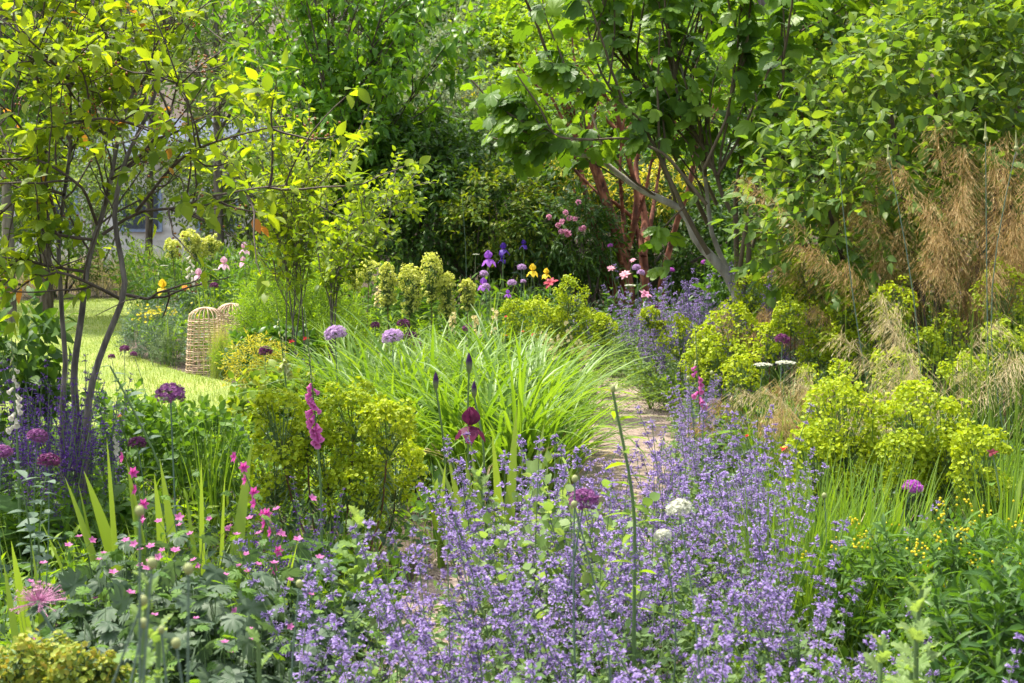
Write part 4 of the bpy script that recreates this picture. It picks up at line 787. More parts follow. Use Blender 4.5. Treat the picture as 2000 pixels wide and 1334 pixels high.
def gladiolus(pts, d, n, label, fpx=21):
    tp = [U(x, y, d) for x, y in pts]; b0 = np.array([tp[-1][0], d, float(GZ(tp[-1][0], d))]); o = empty('sword_lily', b0, 0, 1, label, 'gladiolus')
    P = curve([b0] + tp[::-1], 18); b = MB(); tubes(b, P, np.linspace(.004, .0015, 18), 5); mkobj('stem', b.mesh('stem', M['stem'], off=b0), o)
    s = fpx * d / F; 
    L0 = len(P); kk = np.linspace(L0 * .62, L0 - 2, n)
    for j, k in enumerate(kk):
        i = int(k); c = P[i] + (P[i + 1] - P[i]) * (k - i); a = -1.57 + (.9 if j % 2 else -.9) + rnd(-.3, .3); h = np.array([np.cos(a), np.sin(a), .15]); b = MB()
        for q in range(6):
            an = q * 1.047; u = np.cross(h, Zv); w = np.cross(u, h); rd = np.cos(an) * u + np.sin(an) * w; inst(b, PETAL, [c + h * s * .12], [nrm(h * .9 + rd * .8)], [h - rd], [[s * .55, s * .6, s * .6]])
        mkobj('flower', b.mesh('flower', M['glad'], off=b0), o)
    b = MB(); blades(b, np.repeat(b0[None], 5, 0), rnd(0, 6.28, 5), rnd(.3, .55, 5), rnd(.012, .02, 5), .12, .4, 6, .1); mkobj('leaves', b.mesh('leaves', M['sword'], off=b0), o); return o
def strap_clump(n, L, W, lean, droop, mat, spread=.12, K=8, fold=.25, twist=.2):
    b = MB(); a = rnd(0, 6.28, n); q = np.sqrt(rnd(0, 1, n)) * spread; p = np.stack([np.cos(a) * q, np.sin(a) * q, 0 * a], 1)
    k = int(n * .94); L_, W_, le, dr, az = rnd(*L, n), rnd(*W, n), rnd(*lean, n) * (.3 + q / spread), rnd(*droop, n), a + rng.normal(0, .5, n); blades(b, p[:k], az[:k], L_[:k], W_[:k], le[:k], dr[:k], K, fold, twist=twist); blades(b, p[k:], az[k:], L_[k:] * .8, W_[k:] * .7, le[k:] + .3, dr[k:] * 1.3, K, .5, m=1, twist=.9); return b.mesh('leaves', [M[mat], M['straw_pale']])
def cup_flower(px, py, d, wpx, colr, label, name, cat, leafm='lf_mid', petals=9, tpl=None, lt=L_OV, lsize=.09, nl=14, ctr='beard', sz=.8, group=None):
    """a single open flower on a leafy stem"""
    p = U(px, py, d); s = wpx * d / F; b0 = np.array([p[0] + rnd(-.04, .04), d, float(GZ(p[0], d))]); o = empty(name, b0, 0, 1, label, cat, group)
    P = stalk(b0, p); b = MB(); tubes(b, P, .0035, 5); mkobj('stem', b.mesh('stem', M['stem'], off=b0), o); b = MB(); a = np.arange(petals) * 2.4; n0 = nrm(np.array([rnd(-.4, .4), -.5, 1.])); u = nrm(np.cross(n0, [1, .1, 0])); w = np.cross(n0, u)
    rd = np.cos(a)[:, None] * u + np.sin(a)[:, None] * w; inst(b, PETAL if tpl is None else tpl, np.repeat(p[None], petals, 0), nrm(rd + n0 * np.linspace(.2, 1.3, petals)[:, None] * sz), n0 - rd * .3, s * .55 * np.linspace(1, .75, petals)); mkobj('flower', b.mesh('flower', M[colr], off=b0), o)
    b = MB(); t = rnd(.15, .9, nl); a = rnd(0, 6.28, nl); q = b0 + (p - b0) * t[:, None]; inst(b, lt, q, np.stack([np.cos(a), np.sin(a), rnd(-.2, .4, nl)], 1), Zv + rvec(nl, .2), lsize * rnd(.7, 1.2, nl)); mkobj('leaves', b.mesh('leaves', M[leafm], off=b0), o); return o
def oat_grass(loc, n, H, spread, az0, az1, m, label, blade_n=160, spk=70, drop=.5, plen=.55, lean=(.05, .45), base_r=.12, sw=.004, leafL=.7, name='oat_grass'):
    loc = np.array(loc, float); o = empty(name, loc, 0, 1, label, 'grass'); b = MB(); a = rnd(az0, az1, n); p = loc + rvec(n, base_r) * [1, 1, 0]
    P = blades(b, p, a, rnd(H[0], H[1], n), .003, rnd(lean[0], lean[1], n), rnd(.25, .95, n), 14, 0); b = MB(); tubes(b, P, np.linspace(.0022, .0008, 15)[None], 3); st = mkobj('stems', b.mesh('stems', M['blade_dk'] if m == 'straw' else M['straw_pale'], off=loc), o)
    N = n * spk; pi = np.repeat(np.arange(n), spk); t = 1 - np.abs(rng.normal(0, .16, N)); t = np.clip(t, .55, .999) * 14; i = np.minimum(t.astype(int), 13); q = P[pi, i] + (P[pi, i + 1] - P[pi, i]) * (t - i)[:, None]
    L = rnd(.08, .3, N) * plen; d = nrm(rvec(N) * [.42, .42, .25] + nrm(P[pi, 14] - P[pi, 9]) * .9); e1 = q + d * (L * .5)[:, None]; e2 = e1 + nrm(d * .8 - Zv * drop * 2.) * (L * .65)[:, None]
    b = MB(); tubes(b, np.stack([q, e1, e2], 1), .0006, 3, 0); dn = nrm(e2 - e1 - Zv * .02 + rvec(N, .004)); em = e1 * .45 + e2 * .55
    for ee in (e2, em + rvec(N, .006)): inst(b, leaf(.13, 2, .3, .1, .8, .8), ee, nrm(dn + rvec(N, .2)), rvec(N), rnd(.02, .036, N) * (sw / .004), 0)
    mkobj('panicles', b.mesh('panicles', M[m], off=loc), o)
    if blade_n: b = MB(); k = blade_n; blades(b, loc + rvec(k, base_r) * [1, 1, 0], rnd(0, 6.28, k), rnd(.5, 1, k) * leafL, .004, rnd(.05, .5, k), rnd(.6, 1.8, k), 7, .2); mkobj('leaves', b.mesh('leaves', M['blade_dk'], off=loc), o)
    return o
# low filler plants of several habits (one mesh each, copied)
def herb(n, h, r, S, tpl, size, lm, up=.6, droop=.15, start=.2, lean=.25, rad=1.):
    b = MB(); a = rnd(0, 6.28, n); q = np.sqrt(rnd(0, 1, n)) * r; p = np.stack([np.cos(a) * q * .5, np.sin(a) * q * .5, 0 * a], 1); d = nrm(np.stack([np.cos(a) * q / r * lean * 2, np.sin(a) * q / r * lean * 2, np.ones(n)], 1) + rvec(n, .08)); L = h * rnd(.7, 1.05, n)
    sprays(b, b, p + d * (L * start)[:, None], d, L * (1 - start), S, tpl, size, droop=droop, up=up, tm=1, tw=.002, sag=0, rad=rad); tubes(b, np.stack([p, p + d * (L * start)[:, None]], 1), .0022, 3, 1); return b.mesh('leafy_plant', [M[lm], M['stem']])
def fine(n, h, r, lm, size=.035, S=26, tpl=L_NAR): return herb(n, h, r, S, tpl, size, lm, up=.3, droop=-.3, start=.1, lean=.3)
# ---------------------------------------------------------------- the middle of the garden
def xr_lawn(d): return np.interp(d, [8, 9.4, 11.2, 12.7, 13.7, 15, 17.5, 21, 25, 26.5], [gp(500, 9)[0], gp(500, 9.4)[0], gp(478, 11.2)[0], gp(452, 12.7)[0], gp(350, 13.7)[0], gp(262, 15)[0], gp(240, 17.5)[0], gp(262, 21)[0], gp(300, 25)[0], gp(310, 26.5)[0]])
def on_lawn(x, y): return (y > 8.7) & (y < 26.5) & (x < xr_lawn(y) + .06)
_pd = np.array([d for _, d, _ in path_c][::-1]); _pc = np.array([(a[0] + c[0]) / 2 for a, c in zip(pl, pr)][::-1])
def on_path(x, y, e=.5): return (np.abs(x - np.interp(y, _pd, _pc)) < e) & (y > 2) & (y < 18.6)
# low growth between the plants: nobody could count it
n = 30000; y = rnd(2.2, 19, n) ** 1.0; x = rnd(-.42, .42, n) * (y + 1.5); ok = ~on_lawn(x, y) & ~on_path(x, y, .5 + .12 * np.sin(y * 5)); x, y = x[ok], y[ok]; p = np.stack([x, y, GZ(x, y)], 1)
for nm, mt, tp, sz, lab in (('border_foliage', 'lf_mid', L_OV, .06, 'low mixed green foliage filling the borders'), ('border_undergrowth', 'lf_lime', L_LAN, .07, 'low bright green undergrowth filling the borders'), ('border_groundcover', 'lf_blue', L_OV, .045, 'low grey-green ground cover in the borders')):
    k = rng.choice(len(p), 5200); hh = rnd(.02, .2, 5200)[:, None] * Zv * np.clip(p[k][:, 1:2] / 9, .5, 1.3); b = MB(); sprays(b, None, p[k] + hh, nrm(Zv + rvec(5200, .4)), rnd(.08, .2, 5200), 7, tp, sz, droop=.1, up=.6); tag(mkobj(nm, b.mesh(nm, M[mt])), lab, 'ground cover', kind='stuff')
k = rng.choice(len(p), 9000); b = MB(); blades(b, p[k], rnd(0, 6.28, 9000), rnd(.15, .42, 9000), rnd(.004, .009, 9000), rnd(0, .4, 9000), rnd(.2, 1.2, 9000), 5, .2); tag(mkobj('border_grass', b.mesh('border_grass', M['blade'])), 'thin grassy leaves growing up between the border plants', 'grass', kind='stuff')

# filler plants as individuals
H_LEAFY = [herb(26, .62, .24, 13, L_LAN, .085, 'lf_mid') for _ in range(3)]
H_LIME = [herb(26, .55, .24, 14, L_LAN, .07, 'lf_lime') for _ in range(3)]
H_PEONY = [herb(18, .6, .3, 8, L_LAN, .12, 'lf_dark', lean=.4) for _ in range(2)]
H_BLUE = [herb(22, .6, .28, 12, L_LAN, .07, 'lf_blue', lean=.35) for _ in range(2)]
H_FINE = [fine(34, .55, .26, 'lf_mid'), fine(34, .5, .26, 'lf_lime')]
H_FINEB = [fine(40, .45, .26, 'lf_blue', .03)]
H_BROAD = [herb(14, .45, .25, 7, L_OV, .11, 'lf_mid', lean=.4) for _ in range(2)]
H_GRASS = [strap_clump(70, (.35, .6), (.006, .012), (.05, .3), (.3, 1.3), 'blade') for _ in range(2)]
def put(name, ms, px, d, sc, label, cat='plant', group=None, py=None, zs=1.):
    b = base(px, 600, d); s = sc * rnd(.92, 1.08); o = mkobj(name, ms[rng.integers(len(ms))]); o.location = tuple(b); o.rotation_euler = (0, 0, rnd(0, 6.28)); o.scale = (s, s, s * zs); return tag(o, label, cat, group)
FILL = [  # px, d, kind, scale
    ('leafy', H_LEAFY, [(700, 15, 1.1), (760, 15.5, 1.2), (830, 15.5, 1.2), (880, 15, 1.2), (920, 14.5, 1.1), (990, 15, 1.15), (1030, 14.2, 1.05), (940, 13.6, .95), (900, 13, .95), (1080, 14.6, 1.1), (560, 16, 1.1), (620, 16.5, 1.1), (660, 15, 1.0), (500, 18, 1.1), (430, 19, 1.2), (380, 20, 1.2), (540, 19, 1.2), (330, 20.5, 1.1), (280, 22, 1.1), (470, 21, 1.3)], 'leafy green perennial with lance-shaped leaves in the far border'),
    ('lime', H_LIME, [(660, 13.6, 1.), (620, 13.2, 1.), (700, 13, 1.), (740, 13.4, .9), (600, 14.5, 1.1), (820, 13.6, .85), (870, 12.6, .8), (660, 12, .8), (610, 12, .8), (1270, 12, .7), (1300, 10.8, .7), (1500, 8.8, .8), (1350, 9.6, .7), (1600, 8.4, .7), (450, 17, .9), (510, 16.6, .9), (940, 11.8, .7), (800, 12.4, .7)], 'bright lime-green bushy perennial with narrow leaves in the border'),
    ('blue', H_BLUE, [(1080, 15.6, 1.1), (1120, 15, 1.), (1050, 16, 1.2), (1100, 14.2, 1.), (1150, 14.6, .9), (1330, 14.5, .9), (1400, 13.8, .9), (1450, 12.5, .9), (330, 18.5, .9), (440, 17.5, .9)], 'blue-green divided-leaf perennial near the cinnamon stems'),
    ('peony', H_PEONY, [(1260, 14.6, 1.), (1310, 14.2, 1.), (1220, 15, 1.), (1370, 14.6, 1.), (1000, 15.8, 1.1)], 'dark leafy peony plant below the fig and cinnamon stems'),
    ('fine', H_FINE, [(840, 12, .9), (900, 11.6, .85), (750, 12, .9), (780, 11, .8), (960, 10.8, .8), (700, 11, .8), (1140, 13, .9), (1170, 12.6, .8), (1200, 14, .9), (600, 11, .8), (1690, 8.6, .7), (1760, 7.6, .8), (1560, 9, .8), (1860, 7.4, .8)], 'feathery fine-leaved green perennial in the crowded border'),
    ('fineb', H_FINEB, [(1215, 13.4, 1.1), (1235, 14.2, 1.), (1190, 13.2, .9), (1420, 9.2, .9), (1640, 7.6, .8), (1480, 7.6, .8), (1580, 7.9, .9)], 'silvery fine-leaved mound beside the path'),
    ('broad', H_BROAD, [(880, 10.6, .8), (1030, 10.8, .8), (1080, 10.6, .8), (930, 10.2, .8), (530, 10.2, .8), (1120, 11.2, .8), (600, 8.8, .7), (250, 8.2, .8), (340, 8, .8), (60, 7.6, 1), (180, 8, .9)], 'broad-leaved green perennial low in the border'),
    ('grass', H_GRASS, [(700, 11.6, 1.1), (820, 11.4, 1.1), (860, 10.8, 1.), (980, 11.4, 1.1), (1440, 11, 1.), (1480, 10, 1.), (1550, 8.2, 1.1), (1700, 7.8, 1.2), (1800, 7, 1.2), (1900, 6.6, 1.2), (300, 24, 1.4), (380, 25, 1.5), (450, 24, 1.5), (340, 27, 1.6), (1520, 7.4, 1.1), (560, 24, 1.4)], 'tuft of thin grassy leaves in the border')]
for kind, ms, spots, lab in FILL:
    nm = {'leafy': 'leafy_perennial', 'lime': 'bushy_perennial', 'blue': 'divided_leaf_perennial', 'peony': 'peony_plant', 'fine': 'feathery_perennial', 'fineb': 'silvery_mound', 'broad': 'broad_leaved_plant', 'grass': 'grass_tuft'}[kind]
    for px, d, sc in spots: put(nm, ms, px, d, sc * (1.45 if d > 15.9 else 1.15 if d > 13 else 1), lab, 'plant', lab.split(' in the')[0].split(' near')[0].split(' below')[0].split(' beside')[0].split(' low')[0] + ' group')
for px, d, sc in ((180, 27.5, 2.), (100, 27.5, 1.9), (20, 28, 2.1), (-60, 27.5, 2.), (240, 28, 2.), (300, 27.5, 1.7), (520, 23, 1.7), (600, 21, 1.5), (700, 19, 1.4), (760, 17.5, 1.3), (420, 26, 1.8)):
    put('tall_perennial', H_LEAFY + H_LIME, px, d, sc, 'tall leafy perennial in the bed across the lawn', 'plant', 'tall perennials across the lawn')
# far meadow grass at the back left
n = 3500; x = rnd(-11, -1.5, n); y = rnd(27, 34, n); b = MB(); blades(b, np.stack([x, y, GZ(x, y)], 1), rnd(0, 6.28, n), rnd(.5, 1.1, n), rnd(.008, .014, n), rnd(0, .4, n), rnd(.2, 1.2, n), 4, .1)
tag(mkobj('meadow_grass', b.mesh('meadow_grass', M['straw_pale'])), 'tall straw-coloured meadow grass beyond the lawn', 'grass', kind='stuff')

# bushes by the lawn and in the left border
def bush(name, lobes, n, S, tpl, size, lm, label, up=.5, tl=(.06, .16), droop=.1, cat='shrub', bias=.3, fl=None): return shrub(name, lobes, n, S, tpl, size, lm, label, cat, tl, 'stem', droop, up, 8, .006, .55, None, fl, 1., bias)
bush('fine_leaved_bush', [lobe(540, 620, 12.2, 62, 75), lobe(595, 605, 12.3, 72, 72), lobe(640, 640, 12.2, 55, 60), lobe(505, 655, 12.2, 32, 42)], 700, 18, L_NAR, .06, 'lf_lime', 'big rounded bush of fine bright green leaves beside the bamboo cloches', bias=1.1, tl=(.1, .24), up=.3)
bush('glossy_bush', [lobe(510, 690, 11.6, 45, 35), lobe(560, 690, 11.6, 40, 35)], 140, 8, L_OV, .075, 'lf_dark', 'dark broad-leaved plant at the foot of the fine bright bush')
bush('golden_spiraea', [lobe(500, 708, 9.8, 36, 32), lobe(525, 715, 9.8, 25, 25), lobe(480, 718, 9.8, 20, 20)], 240, 8, L_LAN, .035, 'lf_yell', 'small pale golden-yellow shrub right of the feathery grass tuft')
def daisies(b, E, p, d):
    q = U(305, 612, 14.6) + rvec(80, 1) * [.16, .1, .035]; inst(b, STAR5, q, rvec(80), Zv, .035)
daisies.mat = 'yellow'
bush('grey_leaved_bush', [lobe(290, 645, 14.8, 42, 48), lobe(330, 650, 14.6, 35, 42), lobe(268, 665, 14.9, 20, 35)], 420, 10, L_LAN, .035, 'lf_blue', 'grey-green bush with yellow daisies at the corner of the lawn', fl=daisies)
bush('rosemary_bush', [lobe(335, 690, 14.2, 26, 26), lobe(320, 685, 14.2, 18, 25)], 150, 16, L_NAR, .03, 'lf_grey', 'low grey needle-leaved bush on the lawn edge left of the cloche', bias=1.)
bush('fine_green_bush', [lobe(455, 700, 13., 28, 32)], 120, 16, L_NAR, .045, 'lf_lime', 'small fine green bush right of the tall feathery grass', bias=1.2, up=.3)
bush('bronze_leaved_shrub', [lobe(500, 795, 9., 40, 38), lobe(560, 795, 8.8, 50, 50), lobe(600, 780, 8.9, 35, 35), lobe(445, 830, 8.8, 32, 28)], 230, 7, L_ROUND, .06, 'lf_peony', 'yellow-green shrub with bronze-tinted rounded leaves in front of the lawn')
bush('rose_bush', [lobe(300, 850, 6.8, 80, 50), lobe(390, 880, 6.6, 70, 55), lobe(230, 830, 7, 50, 45)], 260, 7, L_OV, .05, 'lf_mid', 'leafy green bush behind the big round purple allium')
bush('nettle_leaved_shrub', [lobe(40, 640, 6.6, 45, 60), lobe(10, 760, 6.6, 50, 90), lobe(75, 740, 6.7, 30, 60)], 75, 7, leaf(.5, 5, .2, .3, .75, .8), .095, 'lf_nettle', 'upright plant with toothed nettle-like leaves at the left edge')
bush('light_green_shrub', [lobe(1560, 560, 10.6, 60, 35), lobe(1500, 520, 10.8, 40, 25)], 130, 16, L_NAR, .05, 'lf_lime', 'ferny yellow-green sprays beside the foot of the fig')
bush('green_bush', [lobe(1450, 545, 12.5, 60, 45), lobe(1540, 570, 12, 60, 40)], 220, 8, L_OV, .06, 'lf_dark', 'dark green leafy plant at the foot of the fig trunk')
bush('seakale', [lobe(1440, 620, 13, 60, 40)], 90, 6, L_OV, .09, 'lf_blue', 'blue-green broad-leaved plant behind the far catmint')

# bamboo cloches
def cloche(px, pyt, pyb, d, rpx, label, lean=0.):
    b0 = base(px, pyb, d); s = d / F; Hh = (pyb - pyt) * s; r = rpx * s; o = empty('bamboo_cloche', b0, rnd(0, 3), 1, label, 'cloche'); o.rotation_euler[1] = lean
    t = np.linspace(0, 1, 18)
    def prof(u): return r * np.where(u < .84, 1.12 - .24 * u, 0) + (u >= .84) * r * .918 * np.sqrt(np.maximum(0, 1 - ((u - .84) / .16) ** 2))
    rb = MB(); k = 22; a = np.arange(k) * 2 * np.pi / k; u = 1 - (1 - t) ** 1.5; pr_ = prof(u); P = np.stack([np.cos(a)[:, None] * pr_, np.sin(a)[:, None] * pr_, np.broadcast_to(u * Hh, (k, 18))], -1)
    tubes(rb, P, .0085, 4, flat=.35); mkobj('ribs', rb.mesh('ribs', M['bamboo']), o); hb = MB(); aa = np.linspace(0, 2 * np.pi, 37)
    for z in (.02, .05, .14, .22, .31, .34, .44, .52, .6, .67, .74, .8): q = float(prof(np.array(z))) + .003; tubes(hb, np.stack([np.cos(aa) * q, np.sin(aa) * q, np.full(37, z * Hh) + np.sin(aa * 11) * .003], 1), .006, 4)
    mkobj('hoops', hb.mesh('hoops', M['bamboo']), o); return o
cloche(405, 600, 728, 13.6, 37, 'woven bamboo cloche standing whole on the lawn edge')
cloche(455, 594, 705, 14.8, 32, 'second bamboo cloche half hidden behind the bright green bush')
# feathery grass beside it
fg = base(430, 700, 13.1); o = empty('feather_grass', fg, 0, 1, 'tall tuft of fine feathery green grass in front of the cloche', 'grass')
n = 420; b = MB(); blades(b, fg + rvec(n, .05) * [1, 1, 0], rng.normal(.2, 1.4, n), rnd(.3, .62, n), .003, rnd(0, .13, n), rnd(0, .7, n), 7, 0, pw=2.6); mkobj('leaves', b.mesh('leaves', M['feather'], off=fg), o)
# ornamental oat grass
lo = base(1895, 900, 8.8); oat_grass(lo, 52, (1.4, 2.1), .2, 1.6, 4.7, 'straw', 'giant golden oat grass with drooping feathery heads against the tall shrub', 220, 95, lean=(.0, .42), base_r=.2, sw=.0042)
lo = base(2000, 900, 8.7); oat_grass(lo, 36, (1.35, 2.05), .2, 0, 6.28, 'straw', 'clump of golden oat grass cut by the right edge of the picture', 160, 90, sw=.0042, lean=(.0, .35), base_r=.2)
lo = base(1790, 800, 8.9); oat_grass(lo, 30, (1.0, 1.55), .2, 0, 6.28, 'straw', 'smaller golden oat grass left of the giant one, in front of the shrub', 100, 85, sw=.0042, lean=(.0, .35))
lo = base(1560, 760, 9.6); oat_grass(lo, 16, (.75, 1.05), .2, 0, 6.28, 'straw', 'short tan oat grass drooping over lime spurge heads', 60, 70, lean=(.05, .4))
lo = base(1530, 830, 7.6); oat_grass(lo, 15, (.38, .6), .2, 0, 6.28, 'straw', 'low pale tan grass tuft below the two white flower plates', 80, 60, lean=(.1, .7))
lo = base(1880, 900, 6.4); oat_grass(lo, 13, (.75, 1.2), .2, 0, 6.28, 'straw_pale', 'pale straw grass heads among the tall thin stems at right', 120, 60, lean=(.02, .3))
lo = base(1660, 900, 7.); oat_grass(lo, 11, (.6, .95), .2, 0, 6.28, 'straw_pale', 'pale drooping grass between the two nearest right spurges', 60, 50, lean=(.1, .6))
n = 170; b = MB(); lo = base(1930, 900, 6.2); blades(b, lo + rvec(n, .17) * [1.5, 1, 0], rnd(0, 6.28, n), rnd(.7, 1.3, n), .0052, rnd(0, .16, n), rnd(0, .15, n), 7, 0); r_ = mkobj('reed_clump', b.mesh('reed_clump', M['blade_dk'], off=lo)); r_.location = tuple(lo); tag(r_, 'clump of tall upright thin green stems near the right edge', 'reed')

# day lilies: the mass of arching leaves in the middle
DL = [strap_clump(100, (.72, 1.12), (.021, .034), (.06, .5), (.8, 2.1), 'blade', .16, 9, .3, .25) for _ in range(4)]
for (px, d, s) in ((690, 8.9, .95), (740, 8.4, .95), (800, 8.8, 1.), (850, 8.2, 1.), (920, 8.7, 1.), (970, 8.1, 1.), (1000, 8.5, 1.05), (1040, 7.9, .95), (1065, 8.7, .85), (880, 7.4, .95), (960, 7.2, .95), (1010, 7.1, .9), (1060, 7.2, .75), (780, 7.7, .9), (670, 9.5, .9), (1000, 9.4, .95), (900, 9.4, .9)):
    put('day_lily', DL, px, d, s, 'arching clump of long green day lily leaves in the middle of the border', 'day lily', 'day lily clumps left of the path')

# spurges
spurge([(1005, 592, 55, 70), (1060, 588, 60, 75), (1110, 552, 62, 60), (1118, 598, 66, 80), (1152, 612, 55, 70), (1180, 618, 40, 60), (1082, 610, 50, 60)], 12, 'lime', 'large clump of lime-yellow spurge heads left of the gravel path', bs=.022, dd=.3, ll=.06)
spurge([(757, 520, 28, 78), (800, 522, 36, 92)], 12.2, 'pale', 'pale yellow spurge with forked cylindrical heads left of the taller pair', bs=.018, leafn=150, ll=.05, dense=1.2)
spurge([(843, 502, 35, 88), (873, 538, 30, 86)], 12.4, 'pale', 'pair of tall pale yellow spurge heads, the highest in the middle border', bs=.018, leafn=150, ll=.05, dense=1.2)
spurge([(913, 550, 24, 58)], 12, 'pale', 'single narrow pale yellow spurge spire right of the tall pair', bs=.018, leafn=120, ll=.05, dense=1.2)
spurge([(692, 530, 32, 24), (720, 518, 38, 34), (690, 548, 32, 20), (655, 572, 30, 20)], 13.2, 'pale', 'small rounded pale yellow spurge heads behind the thin arching shrub', bs=.022, ll=.05)
spurge([(337, 472, 28, 32), (370, 456, 30, 34), (383, 472, 28, 36), (413, 467, 26, 32)], 18.5, 'pale', 'four bright yellow spurge heads beyond the lawn', bs=.032, ll=.06)
R_SP = [([(1330, 630, 70, 70)], 9.8, 'lime spurge head leaning over the catmint right of the path'), ([(1432, 605, 75, 90)], 9.2, 'round lime spurge head on a brown stem left of the dark purple allium'), ([(1385, 645, 60, 80), (1410, 670, 80, 80), (1375, 690, 70, 60)], 9., 'broad lime spurge clump between the catmint and the white flower plates'),
        ([(1468, 542, 56, 70)], 9.8, 'single upright lime spurge head against the foot of the fig'), ([(1582, 506, 64, 70)], 9.2, 'tall lime spurge head in front of the tall shrub'), ([(1545, 595, 60, 60), (1600, 600, 80, 80)], 8.9, 'lime spurge behind tan oat grass heads'),
        ([(1690, 565, 100, 80), (1650, 590, 60, 60)], 8.7, 'wide lime spurge under the golden oat grass'), ([(1598, 675, 70, 45)], 8.8, 'small lime spurge right of the two white flower plates'), ([(1680, 660, 90, 60), (1640, 640, 60, 50)], 8.6, 'lime spurge behind the nearest right-hand spurge heads'),
        ([(1850, 635, 80, 70), (1800, 650, 60, 60)], 8.4, 'lime spurge seen through thin reed stems at right'), ([(1960, 535, 90, 90)], 8.2, 'tall lime spurge by the right edge below the oat grass'), ([(1270, 605, 34, 36), (1285, 630, 30, 30)], 11.8, 'small lime spurge among catmint at the bend of the path')]
R_SP += [([(1503, 640, 60, 65)], 8.7, 'lime spurge head just above the dark purple allium'), ([(1622, 715, 95, 60)], 8., 'low wide lime spurge behind the leftmost near spurge'), ([(1752, 690, 80, 75)], 7.6, 'lime spurge among pale grass behind the middle near spurge'), ([(1880, 705, 80, 60)], 7.4, 'lime spurge at the foot of the upright reeds'),
         ([(1965, 640, 75, 80)], 7.4, 'lime spurge at the right edge below the tall one'), ([(1555, 545, 50, 55)], 9.4, 'small lime spurge head left of the tall one at the shrub'), ([(1452, 700, 70, 60)], 8.2, 'lime spurge left of the two white flower plates'), ([(1745, 560, 70, 70)], 8.4, 'lime spurge against the lower fringe of the oat grass')]
for h, d, l in R_SP: spurge(h, d, 'lime', l, bs=.021, ll=.07)

# irises
iris(955, 506, 13.6, 22, 'iris_purple', 'tall purple iris with two-tone petals in front of the dark hedge', fan_w=.03)
iris(944, 556, 13.4, 18, 'iris_purple', 'lower purple iris beside a lilac allium')
iris(984, 487, 15, 17, 'iris_blue', 'deep violet-blue iris right of the tall purple one'); iris(981, 506, 15.1, 13, 'iris_blue', 'small deep violet iris flower just below another'); iris(1023, 478, 15.2, 13, 'iris_blue', 'small deep violet iris apart to the right near grey leaves')
iris(1040, 529, 13.2, 18, 'iris_yellow', 'bright yellow iris with hanging petals, the larger of two'); iris(1067, 535, 13.2, 15, 'iris_yellow', 'small yellow iris just above a crimson flower')
iris(992, 574, 12.4, 11, 'iris_purple', 'small half-open violet iris bud in front of lilac alliums', leaves=3)
iris(478, 486, 17.5, 17, 'iris_pink', 'tall pink and white iris, topmost of the pink irises'); iris(475, 512, 17.3, 15, 'iris_pink', 'pink iris directly under the topmost pink one'); iris(437, 515, 17, 18, 'iris_pink', 'pink iris with full petals left of the other pink pair'); iris(388, 537, 16.5, 17, 'iris_pink', 'pink iris next to the pale foxglove spire')
iris(318, 562, 14.2, 22, 'iris_yellow', 'yellow iris with cream upper petals by the lawn', falls='iris_yellow'); iris(551, 526, 14, 20, 'maroon', 'dark red iris behind the bright green bush')
iris(918, 832, 5.9, 48, 'plum', 'velvety wine-red iris open above the day lily leaves', fan_w=.035, leaves=14, lh=.5)
iris_bud(851, 744, 6.1, 36, 'dark violet iris bud swelling above the day lily leaves'); iris_bud(916, 708, 6.6, 40, 'thin pointed iris bud, the higher of the two slim ones'); iris_bud(926, 760, 6.3, 34, 'slim iris bud just above the wine-red iris flower')
# other flowers of the middle
cup_flower(1075, 552, 12.8, 30, 'crimson', 'ragged crimson flower under the small yellow iris', 'crimson_flower', 'flower')
for x, y, w, l in ((1194, 524, 17, 'small pink peony bloom against the cinnamon trunk'), (1221, 536, 24, 'largest pink peony bloom at the foot of the cinnamon trunk'), (1236, 508, 12, 'half-open pink peony behind the cinnamon trunk')): cup_flower(x, y, 14.4, w, 'pink', l, 'peony', 'peony', 'lf_dark', 14)
cup_flower(1261, 575, 12.6, 26, 'rhodo', 'loose pink flower head among the far catmint', 'pink_flower', 'flower')
cup_flower(362, 562, 14.4, 15, 'orange', 'orange torch flower on a tall bare stalk by the lawn', 'torch_lily', 'flower', nl=3, petals=16)
for x, y, w, l in ((988, 618, 9, 'topmost tiny red flower beside the lime spurge'), (1021, 647, 9, 'tiny red flower below the lime spurge, left of its neighbour'), (1041, 653, 11, 'round tiny red flower under the lime spurge'), (988, 655, 8, 'dull tiny red flower left in the cream spires'), (1030, 668, 8, 'tiny red flower low among day lily tips'), (569, 667, 17, 'flat scarlet flower behind the yellow small shrub'), (597, 661, 17, 'scarlet flower nearest the grey foxglove spire'), (667 * .35, 812, 14, 'orange-red flower in front of the lawn')):
    cup_flower(x, y, 10.8 if x > 900 else (10.5 if x > 400 else 6.6), w * .8, 'red' if x != 667 * .35 else 'orange', l, 'scarlet_flower', 'flower', petals=6, nl=8, lsize=.05)
for x, y, d, w, l in ((1459, 851, 6.6, 14, 'small orange-red poppy beside the catmint'), (1531, 876, 6.4, 26, 'red flower against the nearest right spurge'), (1562, 836, 6.3, 30, 'dark red tulip-like leaves at the left of the spurge')): cup_flower(x, y, d, w * .6, 'red' if d > 6.35 else 'maroon', l, 'red_flower', 'flower', petals=7, nl=8, lsize=.06, sz=1.2)
foxglove(372, 470, 500, 548, 373, 16, 'fox_white', 'pale pink and cream foxglove spire beyond the lawn', 13)
foxglove(594, 600, 748, 855, 626, 5.05, 'fox_mag', 'magenta foxglove with a long woolly unopened tip', 21, 20)
foxglove(540, 590, 700, 720, 562, 7.6, 'bud', 'green foxglove spire still in bud beside the yellow shrub', 22, 5)
foxglove(1357, 630, 715, 785, 1368, 7.4, 'fox_mag', 'slender foxglove with few magenta bells above the catmint', 19, 8)
